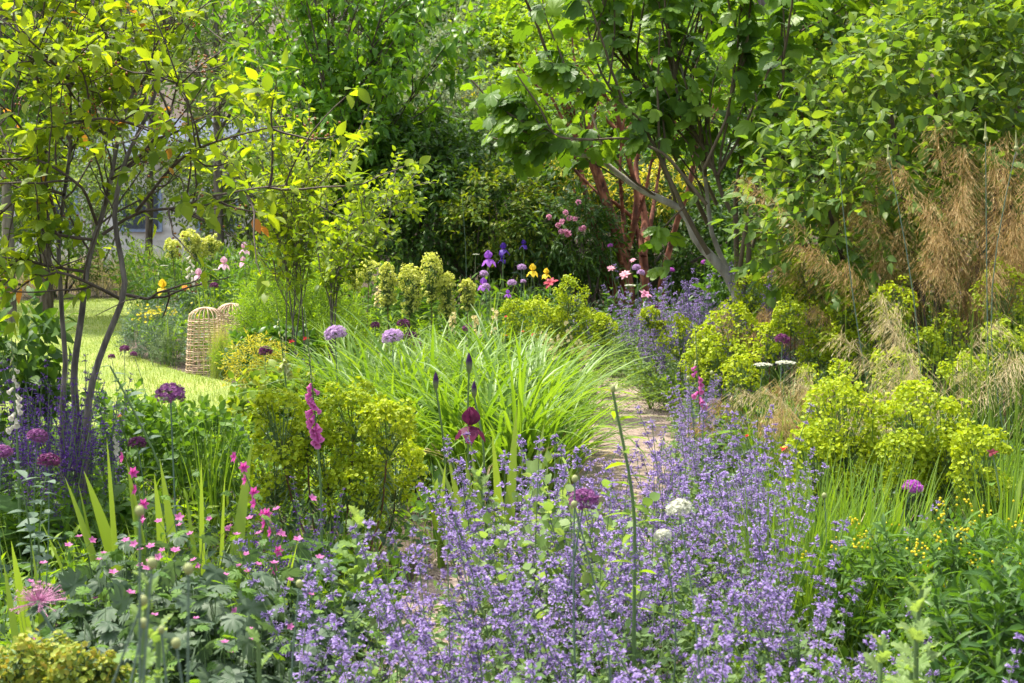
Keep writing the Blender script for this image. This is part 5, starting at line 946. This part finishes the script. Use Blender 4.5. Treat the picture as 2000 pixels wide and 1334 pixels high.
foxglove(22, 660, 720, 830, 34, 5.4, 'fox_white', 'cream foxglove at the left edge above the purple sage', 20, 10)
foxglove(222, 800, 850, 880, 220, 5.8, 'fox_white', 'white foxglove bells beside the dark sage spires', 18, 4)
# cream spires
def cream_spire(px, y1, y2, d, label):
    tp = U(px, y1, d); b0 = base(px, 700, d); o = empty('cream_spire', b0, 0, 1, label, 'flower', 'cream flower spires by the red dots'); P = stalk(b0, tp); b = MB(); tubes(b, P, .003, 4); mkobj('stem', b.mesh('stem', M['stem'], off=b0), o)
    n = 22; z = np.linspace(U(px, y2, d)[2], tp[2], 7)[rng.integers(0, 7, n)] + rnd(-.01, .01, n); c = np.stack([np.interp(z, P[:, 2], P[:, k]) for k in range(3)], 1); a = rnd(0, 6.28, n); h = np.stack([np.cos(a), np.sin(a), rnd(.2, .8, n)], 1); fz = rnd(.026, .036, n)
    for j in range(n): b = MB(); inst(b, star(6, .5, .45), (c + h * .014)[j:j + 1], rvec(1), h[j:j + 1], fz[j:j + 1]); mkobj('flower', b.mesh('flower', M['cream'], off=b0), o)
    b = MB(); blades(b, b0 + rvec(8, .02) * [1, 1, 0], rnd(0, 6.28, 8), rnd(.2, .35, 8), .014, .2, .3, 5, .1); mkobj('leaves', b.mesh('leaves', M['sword'], off=b0), o)
for x, a, c, d in ((1108, 632, 690, 10.6), (966, 605, 652, 11), (884, 615, 650, 11.4), (928, 622, 655, 11.2), (1150, 676, 712, 10.2), (1062, 652, 690, 10.6), (1075, 668, 700, 10.4), (1095, 660, 702, 10.3), (740, 562, 600, 12.6), (1128, 665, 700, 10.3)): cream_spire(x, a, c, d, 'cream flower spire in the middle border below the lime spurge')
# white flower plates
def plate(px, py, d, wpx, label):
    p = U(px, py, d); s = wpx * d / F; b0 = base(px, 700, d); o = empty('white_umbel', b0, 0, 1, label, 'flower'); b = MB(); P = stalk(b0, p - Zv * s * .3); tubes(b, P, .003, 5); n = 22; a = np.arange(n) * 2.4; r = np.sqrt((np.arange(n) + .5) / n) * s / 2; q = p + np.stack([np.cos(a) * r, np.sin(a) * r, -.35 * r ** 2 / s], 1); tubes(b, np.stack([np.repeat(P[-1:], n, 0), q], 1), .001, 3); mkobj('stem', b.mesh('stem', M['stem'], off=b0), o)
    k = 14; pp = (q[:, None] + rng.normal(0, s * .04, (n, k, 3)) * [1, 1, .4]).reshape(-1, 3); b = MB(); inst(b, STAR5, pp, rvec(n * k), Zv + rvec(n * k, .25), s * .09); mkobj('flower_plate', b.mesh('flower_plate', M['white'], off=b0), o)
    b = MB(); inst(b, L_LAN, b0 + Zv * rnd(.05, .4, (14, 1)), rvec(14) * [1, 1, .3], Zv, .09); mkobj('leaves', b.mesh('leaves', M['lf_mid'], off=b0), o)
for x, y, d, w, l in ((1490, 710, 7.5, 36, 'left one of two flat white flower plates beside the dark allium'), (1533, 706, 7.5, 39, 'right and larger of two flat white flower plates'), (320, 518, 18, 14, 'small white flower plate beyond the lawn, left of the pale foxglove'), (420, 526, 17, 14, 'small white flower plate under the pink irises'), (344, 468, 20, 22, 'white flower plate above the yellow spurges beyond the lawn'), (1230, 556, 13.6, 20, 'white flower plate in front of the cinnamon trunk'), (929, 496, 15, 12, 'tiny white flower plate against the dark hedge')): plate(x, y, d, w, l)
# far catmint beyond the path
for (px, d, s) in ((1210, 13.6, 1.), (1250, 12.8, 1.), (1290, 13, 1.), (1240, 14.4, 1.05), (1300, 14.2, 1.05), (1340, 13.4, 1.), (1360, 12.4, 1.), (1320, 11.9, .95), (1390, 12.8, 1.), (1390, 11.6, .95), (1420, 11.8, .95), (1360, 14.4, 1.05), (1410, 13.8, 1.), (1300, 11.2, .85), (1345, 10.8, .85), (1440, 11, .9), (1275, 11.6, .8), (1450, 10.3, 1.2), (1485, 10.5, 1.2), (1410, 10.3, 1.1), (1520, 10.6, 1.1)):
    clump('catmint', base(px, 700, d), NEP_SP, NEP_FO[rng.integers(3)], 9, .24, 'lavender-blue catmint in the far drift beyond the bend of the path', 'catmint', 'far catmint drift', s * rnd(1.15, 1.35))
# alliums
for a in ((945, 535, 14, 18, 'al_lilac', 'small lilac allium directly under the tall purple iris'), (1019, 523, 14, 19, 'al_lilac', 'lilac allium left of the larger yellow iris'), (1000, 553, 13.4, 19, 'al_lilac', 'wide lilac allium above the half-open violet bud'), (1022, 550, 13.2, 12, 'al_lilac', 'smallest lilac allium beside the crimson flower'), (949, 560, 13, 18, 'al_lilac', 'lilac allium overlapping the lower purple iris'),
          (1243, 523, 14, 18, 'al_lilac', 'pale lilac allium by the cinnamon trunk, the upper of two'), (1252, 533, 13.9, 17, 'al_lilac', 'lilac allium by the cinnamon trunk, the lower of two'), (1192, 480, 15, 11, 'al_mag', 'tiny purple allium between two cinnamon trunks'), (1376, 513, 13, 14, 'al_mag', 'purple allium in front of the shadow under the fig'), (1311, 528, 13.4, 14, 'al_mag', 'purple allium low beside the fig foliage'),
          (733, 636, 9.8, 20, 'al_dark', 'small dark purple allium, leftmost of the dark ones behind the lilac pair'), (788, 633, 9.4, 27, 'al_dark', 'dark purple allium above and behind the right lilac one'), (803, 657, 9.2, 26, 'al_dark', 'dark purple allium half hidden behind the right lilac allium'), (815, 673, 9., 18, 'al_dark', 'small dark allium low among the day lily leaves'), (913, 642, 9.6, 22, 'al_dark', 'lone dark purple allium above the day lily leaves'),
          (655, 653, 8.4, 45, 'al_lilac', 'large lilac allium over the magenta foxglove'), (767, 660, 8.2, 45, 'al_lilac', 'large lilac allium above the day lily leaves'), (519, 687, 9.2, 30, 'al_dark', 'dark purple allium in front of the golden-yellow shrub'), (243, 682, 9.2, 21, 'al_dark', 'dark allium in front of the lawn, topmost of three small ones'), (261, 692, 9., 15, 'al_dark', 'smallest dark allium in front of the lawn'), (218, 697, 9.1, 15, 'al_dark', 'dark allium in front of the lawn beside a grey tree stem'),
          (190 * .35 + 478 / 2.86 * 0, 531, 17, 14, 'al_dark', 'dark allium far behind the left tree') if False else (418, 558, 15.5, 18, 'al_dark', 'purple allium beneath the pink irises'), (398, 554, 15.6, 14, 'al_lilac', 'pinkish allium beside the pink irises'),
          (1528, 664, 7.9, 31, 'al_dark', 'very dark purple allium above the white flower plates'), (1282, 600, 11, 8, 'al_dark', 'tiny blackish allium in the far catmint')): allium(*a)
for x, y, w, h in ((1638, 318, 9, 30), (1736, 312, 10, 28), (1925, 272, 10, 32), (1985, 290, 10, 34)): garlic(x, y, 6.9, w, {1638: 'tall garlic stem with pointed bud, leftmost of four before the shrub', 1736: 'tall garlic stem with pointed bud rising through the oat grass top', 1925: 'tall upright garlic stem in front of the dark hollow of the shrub', 1985: 'leaning garlic stem with pointed bud nearest the right edge'}[x], 'garlic_stem', True, h2=h, dx={1638: .32, 1736: .2, 1925: .08, 1985: .1}[x], sr=.0032, cat='garlic')
garlic(902, 378, 14.4, 4, 'single thin garlic stem standing before the dark hedge', 'garlic_stem', True, h2=8, sr=.0032, cat='garlic')
# ---------------------------------------------------------------- the foreground
# catmint drift
rows = [(2.4, 400, 1570), (2.8, 440, 1640), (3.2, 500, 1640), (3.6, 600, 1640), (4.0, 720, 1610), (4.4, 830, 1580), (4.7, 880, 1560), (5.3, 1010, 1530), (5.9, 1180, 1520), (6.5, 1290, 1500), (7.4, 1330, 1450), (8.4, 1340, 1420), (9.2, 1340, 1420)]
rd_ = np.array(rows); y = 2.5; 
while y < 9.2:
    x0, x1 = np.interp(y, rd_[:, 0], rd_[:, 1]), np.interp(y, rd_[:, 0], rd_[:, 2]); w = (x1 - x0) * y / F; k = max(1, int(round(w / .35)))
    for i in range(k):
        px = x0 + (x1 - x0) * (i + .5 + rnd(-.25, .25)) / k; d = y + rnd(-.1, .1); b = base(px, 800, d)
        clump('catmint', b, NEP_SP, NEP_FO[rng.integers(3)], 6 if y < 3 else (7 if y < 3.6 else 9), .24, 'lavender-blue catmint in the broad drift sprawling across the foreground', 'catmint', 'near catmint drift', rnd(.9, 1.08) * (.9 if y < 3 else (.75 if y > 6.2 else 1.)), lean=(.08, -.05))
    y += .37
# spurges
spurge([(550, 785, 105, 110), (690, 762, 100, 100), (755, 795, 95, 105), (640, 850, 115, 120), (772, 865, 105, 120), (538, 880, 95, 105), (700, 915, 110, 110), (600, 800, 80, 90)], 5.6, 'lime', 'big rounded lime-green spurge left of the day lilies', bs=.019, dense=2.1, base_px=660, dd=.35)
spurge([(1648, 762, 128, 150), (1600, 850, 95, 150), (1680, 860, 95, 130)], 6.1, 'lime', 'large lime spurge right of the catmint, leftmost of the nearest three', bs=.02, dense=1.8, base_px=1700, spread=.5, leafn=200, stem_r=.007)
spurge([(1800, 765, 140, 170), (1765, 850, 80, 110), (1850, 850, 80, 120)], 5.9, 'lime', 'large lime spurge between two others, behind the magenta allium', bs=.02, dense=1.8, base_px=1830, leafn=200, stem_r=.007)
spurge([(1915, 850, 95, 130), (1935, 930, 70, 90)], 5.7, 'lime', 'smaller lime spurge nearest the right edge of the near three', bs=.02, dense=1.8, base_px=1928, leafn=180, stem_r=.007)
spurge([(20, 1275, 110, 50), (90, 1265, 110, 50), (160, 1280, 110, 45), (60, 1310, 110, 45), (200, 1310, 90, 40), (130, 1320, 100, 40), (-20, 1290, 80, 40)], 3.0, 'orange', 'low spurge with orange-tinted bracts in the near left corner', bs=.0145, dd=.2, spread=.8)
# sage, cranesbill
for px, d in ((-20, 5.6), (30, 5.9), (70, 5.5), (110, 5.9), (150, 5.6), (185, 6.), (60, 6.3), (130, 6.4), (0, 6.5)): clump('meadow_sage', base(px, 800, d), SAGE_SP, SAGE_FO[rng.integers(2)], 9, .2, 'dark violet meadow sage spires at the foot of the left tree', 'sage', 'meadow sage clumps', rnd(.95, 1.1), tiltk=.3)
for px, d in ((540, 4.4), (565, 4.5)): clump('meadow_sage', base(px, 900, d), SAGE_SP, SAGE_FO[0], 6, .14, 'dark violet sage behind the pink cranesbill', 'sage', 'sage behind the cranesbill', .8, tiltk=.3)
CRF = []
for _ in range(4):
    b = MB(); h = rnd(.12, .22); tp = np.array([rnd(-.04, .04), rnd(-.04, .04), h]); tubes(b, stalk(np.zeros(3), tp), .0011, 3, 0); n0 = nrm(np.array([rnd(-.5, .5), rnd(-1, .2), .9])); u = nrm(np.cross(n0, [1, .1, 0])); w = np.cross(n0, u); a = np.arange(5) * 1.2566; r5 = np.cos(a)[:, None] * u + np.sin(a)[:, None] * w
    inst(b, leaf(.62, 3, .1, .1, 1.2, .7), np.repeat(tp[None], 5, 0), r5 + n0 * .45, n0, .0165, 1); inst(b, L_LAN, np.repeat((tp * .75)[None], 4, 0), rvec(4), Zv, .025, 2); CRF.append(b.mesh('flower', [M['stem'], M['cranepink'], M['lf_mid']]))
def cranesbill_fo(n, r, h):
    b = MB(); a = rnd(0, 6.28, n); q = np.sqrt(rnd(0, 1, n)) * r; z = h * np.sqrt(np.maximum(.05, 1 - (q / r) ** 2)) * rnd(.35, 1, n); p = np.stack([np.cos(a) * q, np.sin(a) * q, z], 1); o = np.stack([np.cos(a), np.sin(a), 0 * a], 1)
    tubes(b, np.stack([p * [.3, .3, 0], p * [.8, .8, .7], p], 1), .0016, 3, 1); inst(b, CRANE, p, nrm(o + rvec(n, .5) - Zv * rnd(0, .7, (n, 1))), nrm(Zv * .9 + o * .5 + rvec(n, .3)), rnd(.048, .08, n)); 
    m = n // 2; k = rng.integers(0, n, m); inst(b, CRANE, p[k] + Zv * rnd(0, .1, (m, 1)) + rvec(m, .05), rvec(m) * [1, 1, .3], Zv + rvec(m, .4), rnd(.02, .04, m), 2); return b.mesh('foliage', [M['lf_crane'], M['stem'], M['lf_mid']])
CFO = [cranesbill_fo(150, .27, .5) for _ in range(3)]
for px, d, s in ((190, 3.9, 1.), (290, 3.75, 1.05), (390, 3.8, 1.1), (480, 3.7, 1.08), (540, 4.1, 1.05), (420, 3.35, .95), (240, 4.2, 1.), (350, 4.3, 1.), (470, 3.45, 1.), (300, 3.4, 1.), (560, 3.6, .9), (120, 3.6, .85)):
    o = empty('cranesbill', base(px, 900, d), rnd(0, 6.28), s, 'grey-green cranesbill mound with small pink flowers in the left foreground', 'cranesbill', 'cranesbill mounds'); mkobj('foliage', CFO[rng.integers(3)], o)
    for k in range(8 if d > 3.6 else 3):
        c = mkobj('flower', CRF[rng.integers(4)], o); a = rnd(0, 6.28); a = rnd(.2, 2.9) - o.rotation_euler.z if k % 3 else a; q = math.sqrt(rnd(0, 1)) * .24; c.location = (math.cos(a) * q, math.sin(a) * q, .5 * math.sqrt(1 - (q / .29) ** 2) - .06); c.rotation_euler = (0, 0, rnd(-.8, .8) - o.rotation_euler.z); c.scale = (rnd(.6, .9),) * 3
# sword leaves
def swords(name, items, d, label, W=.05, cat='iris leaves'):
    b0 = base(np.mean([i[0] for i in items]), 900, d); o = empty(name, b0, 0, 1, label, cat)
    for (fx, tx, ty, w) in items:
        f = base(fx, 900, d + rnd(-.1, .1)); t = U(tx, ty, d); b = MB(); v = t - f; L = np.linalg.norm(v); lean = math.atan2(math.hypot(v[0], v[1]), v[2]); az = math.atan2(v[1], v[0]); blades(b, [f], az, L * 1.01, w * d / F, lean * .8, lean * .4, 10, .06, twist=.3, tip=3.2, roll=rnd(.7, 1.3)); mkobj('leaf', b.mesh('leaf', M['sword'], off=b0), o)
swords('iris_fan', [(230, 208, 860, 34), (235, 122, 935, 40), (270, 160, 925, 36), (300, 245, 900, 30), (300, 250, 950, 26), (330, 300, 930, 24), (180, 70, 1010, 30), (210, 150, 945, 22), (360, 310, 900, 26)], 4.5, 'broad bright green iris sword leaves behind the cranesbill')
swords('iris_fan', [(390, 393, 900, 22), (430, 495, 862, 30), (420, 440, 930, 22), (400, 360, 960, 20)], 4.5, 'iris leaves right of the bright fan, one leaning by the spurge')
swords('iris_fan', [(70, -10, 990, 38), (60, 20, 1060, 30), (40, 5, 1100, 26), (90, 60, 1060, 20)], 3.9, 'iris leaves cut by the left edge above the pink starry allium')
swords('iris_fan', [(960, 910, 830, 22), (985, 1010, 800, 24), (1010, 1065, 830, 28), (990, 960, 850, 22), (1000, 1075, 870, 26), (930, 870, 880, 20), (950, 905, 880, 20), (1020, 1130, 900, 22)], 5.3, 'iris leaves at the foot of the wine-red iris')
swords('iris_fan', [(1780, 1750, 960, 28), (1800, 1820, 980, 30), (1850, 1880, 1000, 26), (1870, 1910, 960, 26), (1960, 2000, 920, 34), (1940, 1960, 960, 30), (1720, 1690, 1000, 22), (1980, 1990, 1000, 30)], 5.4, 'sword leaves between the spurge stems at lower right')
SIB = [strap_clump(80, (.5, .85), (.008, .014), (.02, .2), (.05, .7), 'blade', .14, 7, .2) for _ in range(2)]
for px, d in ((1500, 5.3), (1560, 5.), (1620, 4.8), (1660, 5.2), (1540, 4.5), (1600, 5.5), (1690, 4.7), (1640, 4.4), (1740, 5), (1980, 5.2), (1960, 5.8)): put('grassy_iris', SIB, px, d, .78, 'upright grassy green leaves between the catmint and the right spurges', 'iris leaves', 'grassy iris clumps')
put('grassy_iris', SIB, 400, 6.4, .8, 'clump of thin blue-green rush leaves right of the big purple allium', 'iris leaves')
# leafy mass at lower right, with yellow dots
def dots(b, E, p, d):
    k = rng.choice(len(p), 70); pp = (p[k][:, None] + d[k][:, None] * .1 + Zv * .05 + rng.normal(0, .012, (70, 9, 3)))[p[k][:, 2] > E[:, 2].mean() - .03].reshape(-1, 3); inst(b, BALL, pp, rvec(len(pp)), Zv, .0075)
dots.mat = 'yellow'
bush('yellow_dotted_spurge', [lobe(1760, 1150, 4.3, 110, 90), lobe(1880, 1160, 4.2, 120, 100), lobe(1990, 1150, 4.4, 100, 90), lobe(1900, 1250, 3.9, 130, 100), lobe(1680, 1180, 4.4, 60, 80)], 520, 10, L_LAN, .05, 'lf_mid', 'leafy green mound with tiny yellow flower dots at lower right', fl=dots, bias=.6)
bush('dark_leaved_bush', [lobe(1960, 1300, 3.3, 130, 90), lobe(2050, 1230, 3.4, 110, 110)], 260, 8, L_LAN, .06, 'lf_dark', 'dark leafy plant in the lower right corner')
# poppy plants
def poppy(px, py, d, n, size, label, w=60):
    tp = U(px, py, d); b0 = base(px, 1000, d); o = empty('poppy_plant', b0, 0, 1, label, 'poppy'); P = stalk(b0, tp); b = MB(); tubes(b, P, .005, 6); mkobj('stem', b.mesh('stem', M['stem'], off=b0), o); t = np.linspace(.25, 1, n); c = np.stack([np.interp(t, np.linspace(0, 1, 9), P[:, k]) for k in range(3)], 1); a = np.arange(n) * 2.4
    ld = np.stack([np.cos(a), np.sin(a), rnd(.1, .7, n) + (t > .9) * .9], 1); b = MB(); inst(b, POPPY, c, ld, Zv + rvec(n, .25), size * (1.15 - .6 * t ** 2) * rnd(.8, 1.15, n)); mkobj('leaves', b.mesh('leaves', M['lf_poppy'], off=b0), o)
poppy(290, 1140, 2.35, 26, .075, 'frilly light green poppy leaves behind the blurred allium buds'); poppy(310, 1230, 2.5, 22, .075, 'lower frilly poppy rosette behind the blurred buds')
poppy(700, 1010, 4.3, 26, .1, 'light green poppy foliage between spurge and catmint'); poppy(935, 930, 5., 24, .1, 'light green poppy leaves left of the iris fan'); poppy(1800, 1150, 2.9, 32, .08, 'tall frilly pale poppy plant at lower right'); poppy(1790, 1240, 2.7, 30, .085, 'lower pale poppy plant in front of the tall one'); poppy(1720, 1260, 2.8, 26, .075, 'small pale poppy plant beside the catmint at right')
poppy(1100, 990, 4.7, 22, .1, 'lime poppy leaves showing through the catmint below the dull purple allium'); poppy(505, 1255, 2.6, 10, .08, 'small light green leaf tuft at the left end of the catmint')
# tall leafy shoots
def shoot(pts, d, n, size, label, lm='lf_lime', tpl=L_LAN, bud=True, r=.006, name='leafy_shoot'):
    W = [U(x, y, d) for x, y in pts]; b0 = np.array([W[-1][0], d, float(GZ(W[-1][0], d))]); o = empty(name, b0, 0, 1, label, 'shoot'); P = curve([b0] + W[::-1], 16); b = MB(); tubes(b, P, np.linspace(r, r * .6, 16), 6); mkobj('stem', b.mesh('stem', M['stem'], off=b0), o)
    t = np.linspace(.45, 1, n); c = np.stack([np.interp(t, np.linspace(0, 1, 16), P[:, k]) for k in range(3)], 1); a = np.arange(n) * 2.4; ld = np.stack([np.cos(a), np.sin(a), rnd(-.1, .5, n)], 1); b = MB(); inst(b, tpl, c, ld, Zv + rvec(n, .2), size * rnd(.7, 1.2, n)); mkobj('leaves', b.mesh('leaves', M[lm], off=b0), o)
    if bud: b = MB(); inst(b, BALL, [P[-1] + Zv * .008], [[1, 0, 0]], Zv, [[.014, .014, .022]]); inst(b, L_LAN, np.repeat(P[-1:], 6, 0), rvec(6) * [1, 1, .2] + Zv * .7, Zv + rvec(6), .035); mkobj('bud', b.mesh('bud', M['bud'], off=b0), o)
shoot([(1197, 765), (1205, 810), (1225, 900), (1240, 1000)], 3.6, 22, .08, 'single thick green shoot with a bud rising out of the catmint')
shoot([(215, 715), (255, 790), (300, 880), (330, 960)], 4.9, 18, .06, 'arching rose shoot with grey-green leaves before the lawn', 'lf_blue', L_OV, False)
shoot([(30, 905), (45, 960), (60, 1040)], 4.2, 20, .06, 'silvery-leaved plant below the purple alliums at left', 'lf_blue', L_OV, False, .004)
shoot([(90, 930), (85, 960), (75, 1040)], 4.3, 20, .06, 'second silvery-leaved plant near the left iris leaves', 'lf_blue', L_OV, False, .004)
# alliums and buds
for a in ((333, 771, 5.3, 61, 'al_purple', 'largest round purple allium, in front of the lawn'), (268, 866, 5.6, 37, 'al_dark', 'dusky purple allium right of the sage'), (73, 853, 5., 42, 'al_purple', 'purple allium in front of the dark sage spires'), (95, 902, 4.7, 46, 'al_dark', 'flattened purple allium in front of the sage, right of a paler one'), (2, 886, 4.8, 46, 'al_purple', 'purple allium cut off by the left edge'),
          (1782, 953, 5.3, 42, 'al_mag', 'bright magenta-purple allium under the right spurges'), (1140, 978, 3.9, 62, 'al_purple', 'dull reddish purple allium rising from the catmint'), (1327, 995, 3.25, 54, 'white', 'creamy white allium standing in the catmint'), (1295, 1047, 3.6, 38, 'white', 'smaller white allium sunk in the catmint'), (75, 1175, 3.5, 108, 'pink_sch', 'starry pink allium with long spokes at lower left')): allium(*a, flat=.78)
gladiolus([(232, 872), (245, 895), (262, 935), (285, 1010)], 4.5, 5, 'magenta sword lily leaning left by the bright iris leaves'); gladiolus([(445, 870), (462, 890), (480, 925), (500, 985), (530, 1040)], 4.3, 7, 'arching magenta sword lily in front of the big spurge'); gladiolus([(505, 985), (520, 1005), (540, 1060)], 4.2, 4, 'short magenta sword lily low beside the sage')
for x, y, d, w, l, dx in ((273, 998, 1.75, 20, 'blurred green allium bud, highest of the near cluster', .02), (297, 1100, 1.7, 22, 'round green allium bud on the thickest blurred stem', .045), (368, 1111, 1.75, 21, 'green allium bud at the right of the near blurred cluster', .02), (279, 1173, 1.9, 20, 'olive allium bud directly under another one', 0), (280, 1217, 1.85, 19, 'lower brownish allium bud in the near cluster', 0), (315, 1230, 1.9, 14, 'smallest allium bud in the near cluster', .01), (344, 1256, 1.85, 20, 'lowest pale allium bud of the near cluster', .01),
                          (585, 1140, 3., 15, 'single cream allium bud left of the catmint', .02), (1123, 935, 3.3, 14, 'pale round allium bud above the dull purple allium', .03), (1121, 985, 2.9, 13, 'pointed green bud in front of the dull purple allium', .06), (1610, 968, 4.6, 11, 'small cream allium bud beside the grassy leaves', 0), (1390, 728, 7, 8, 'tiny pale bud above the catmint near the foxglove', 0), (1344, 738, 7, 8, 'tiny pale bud left of the slender foxglove', 0)): garlic(x, y, d, w, l, dx=dx)
cup_flower(1938, 884, 5.3, 24, 'maroon', 'dark maroon iris-like flower half hidden in the smaller right spurge', 'maroon_flower', 'flower', petals=6, nl=6, lsize=.06)
bush('lime_leaved_plant', [lobe(1060, 1010, 4.7, 60, 40), lobe(1150, 1040, 4.5, 60, 40), lobe(1120, 1110, 4.1, 70, 50), lobe(1010, 1090, 4.2, 40, 40)], 75, 6, L_ROUND, .042, 'lf_poppy', 'yellow-green leafy plant showing through the middle of the catmint')
clump('catmint', base(1925, 1200, 3.0), NEP_SP, NEP_FO[0], 2, .05, 'lone pair of catmint spires in the dark lower right corner', 'catmint', None, .82)
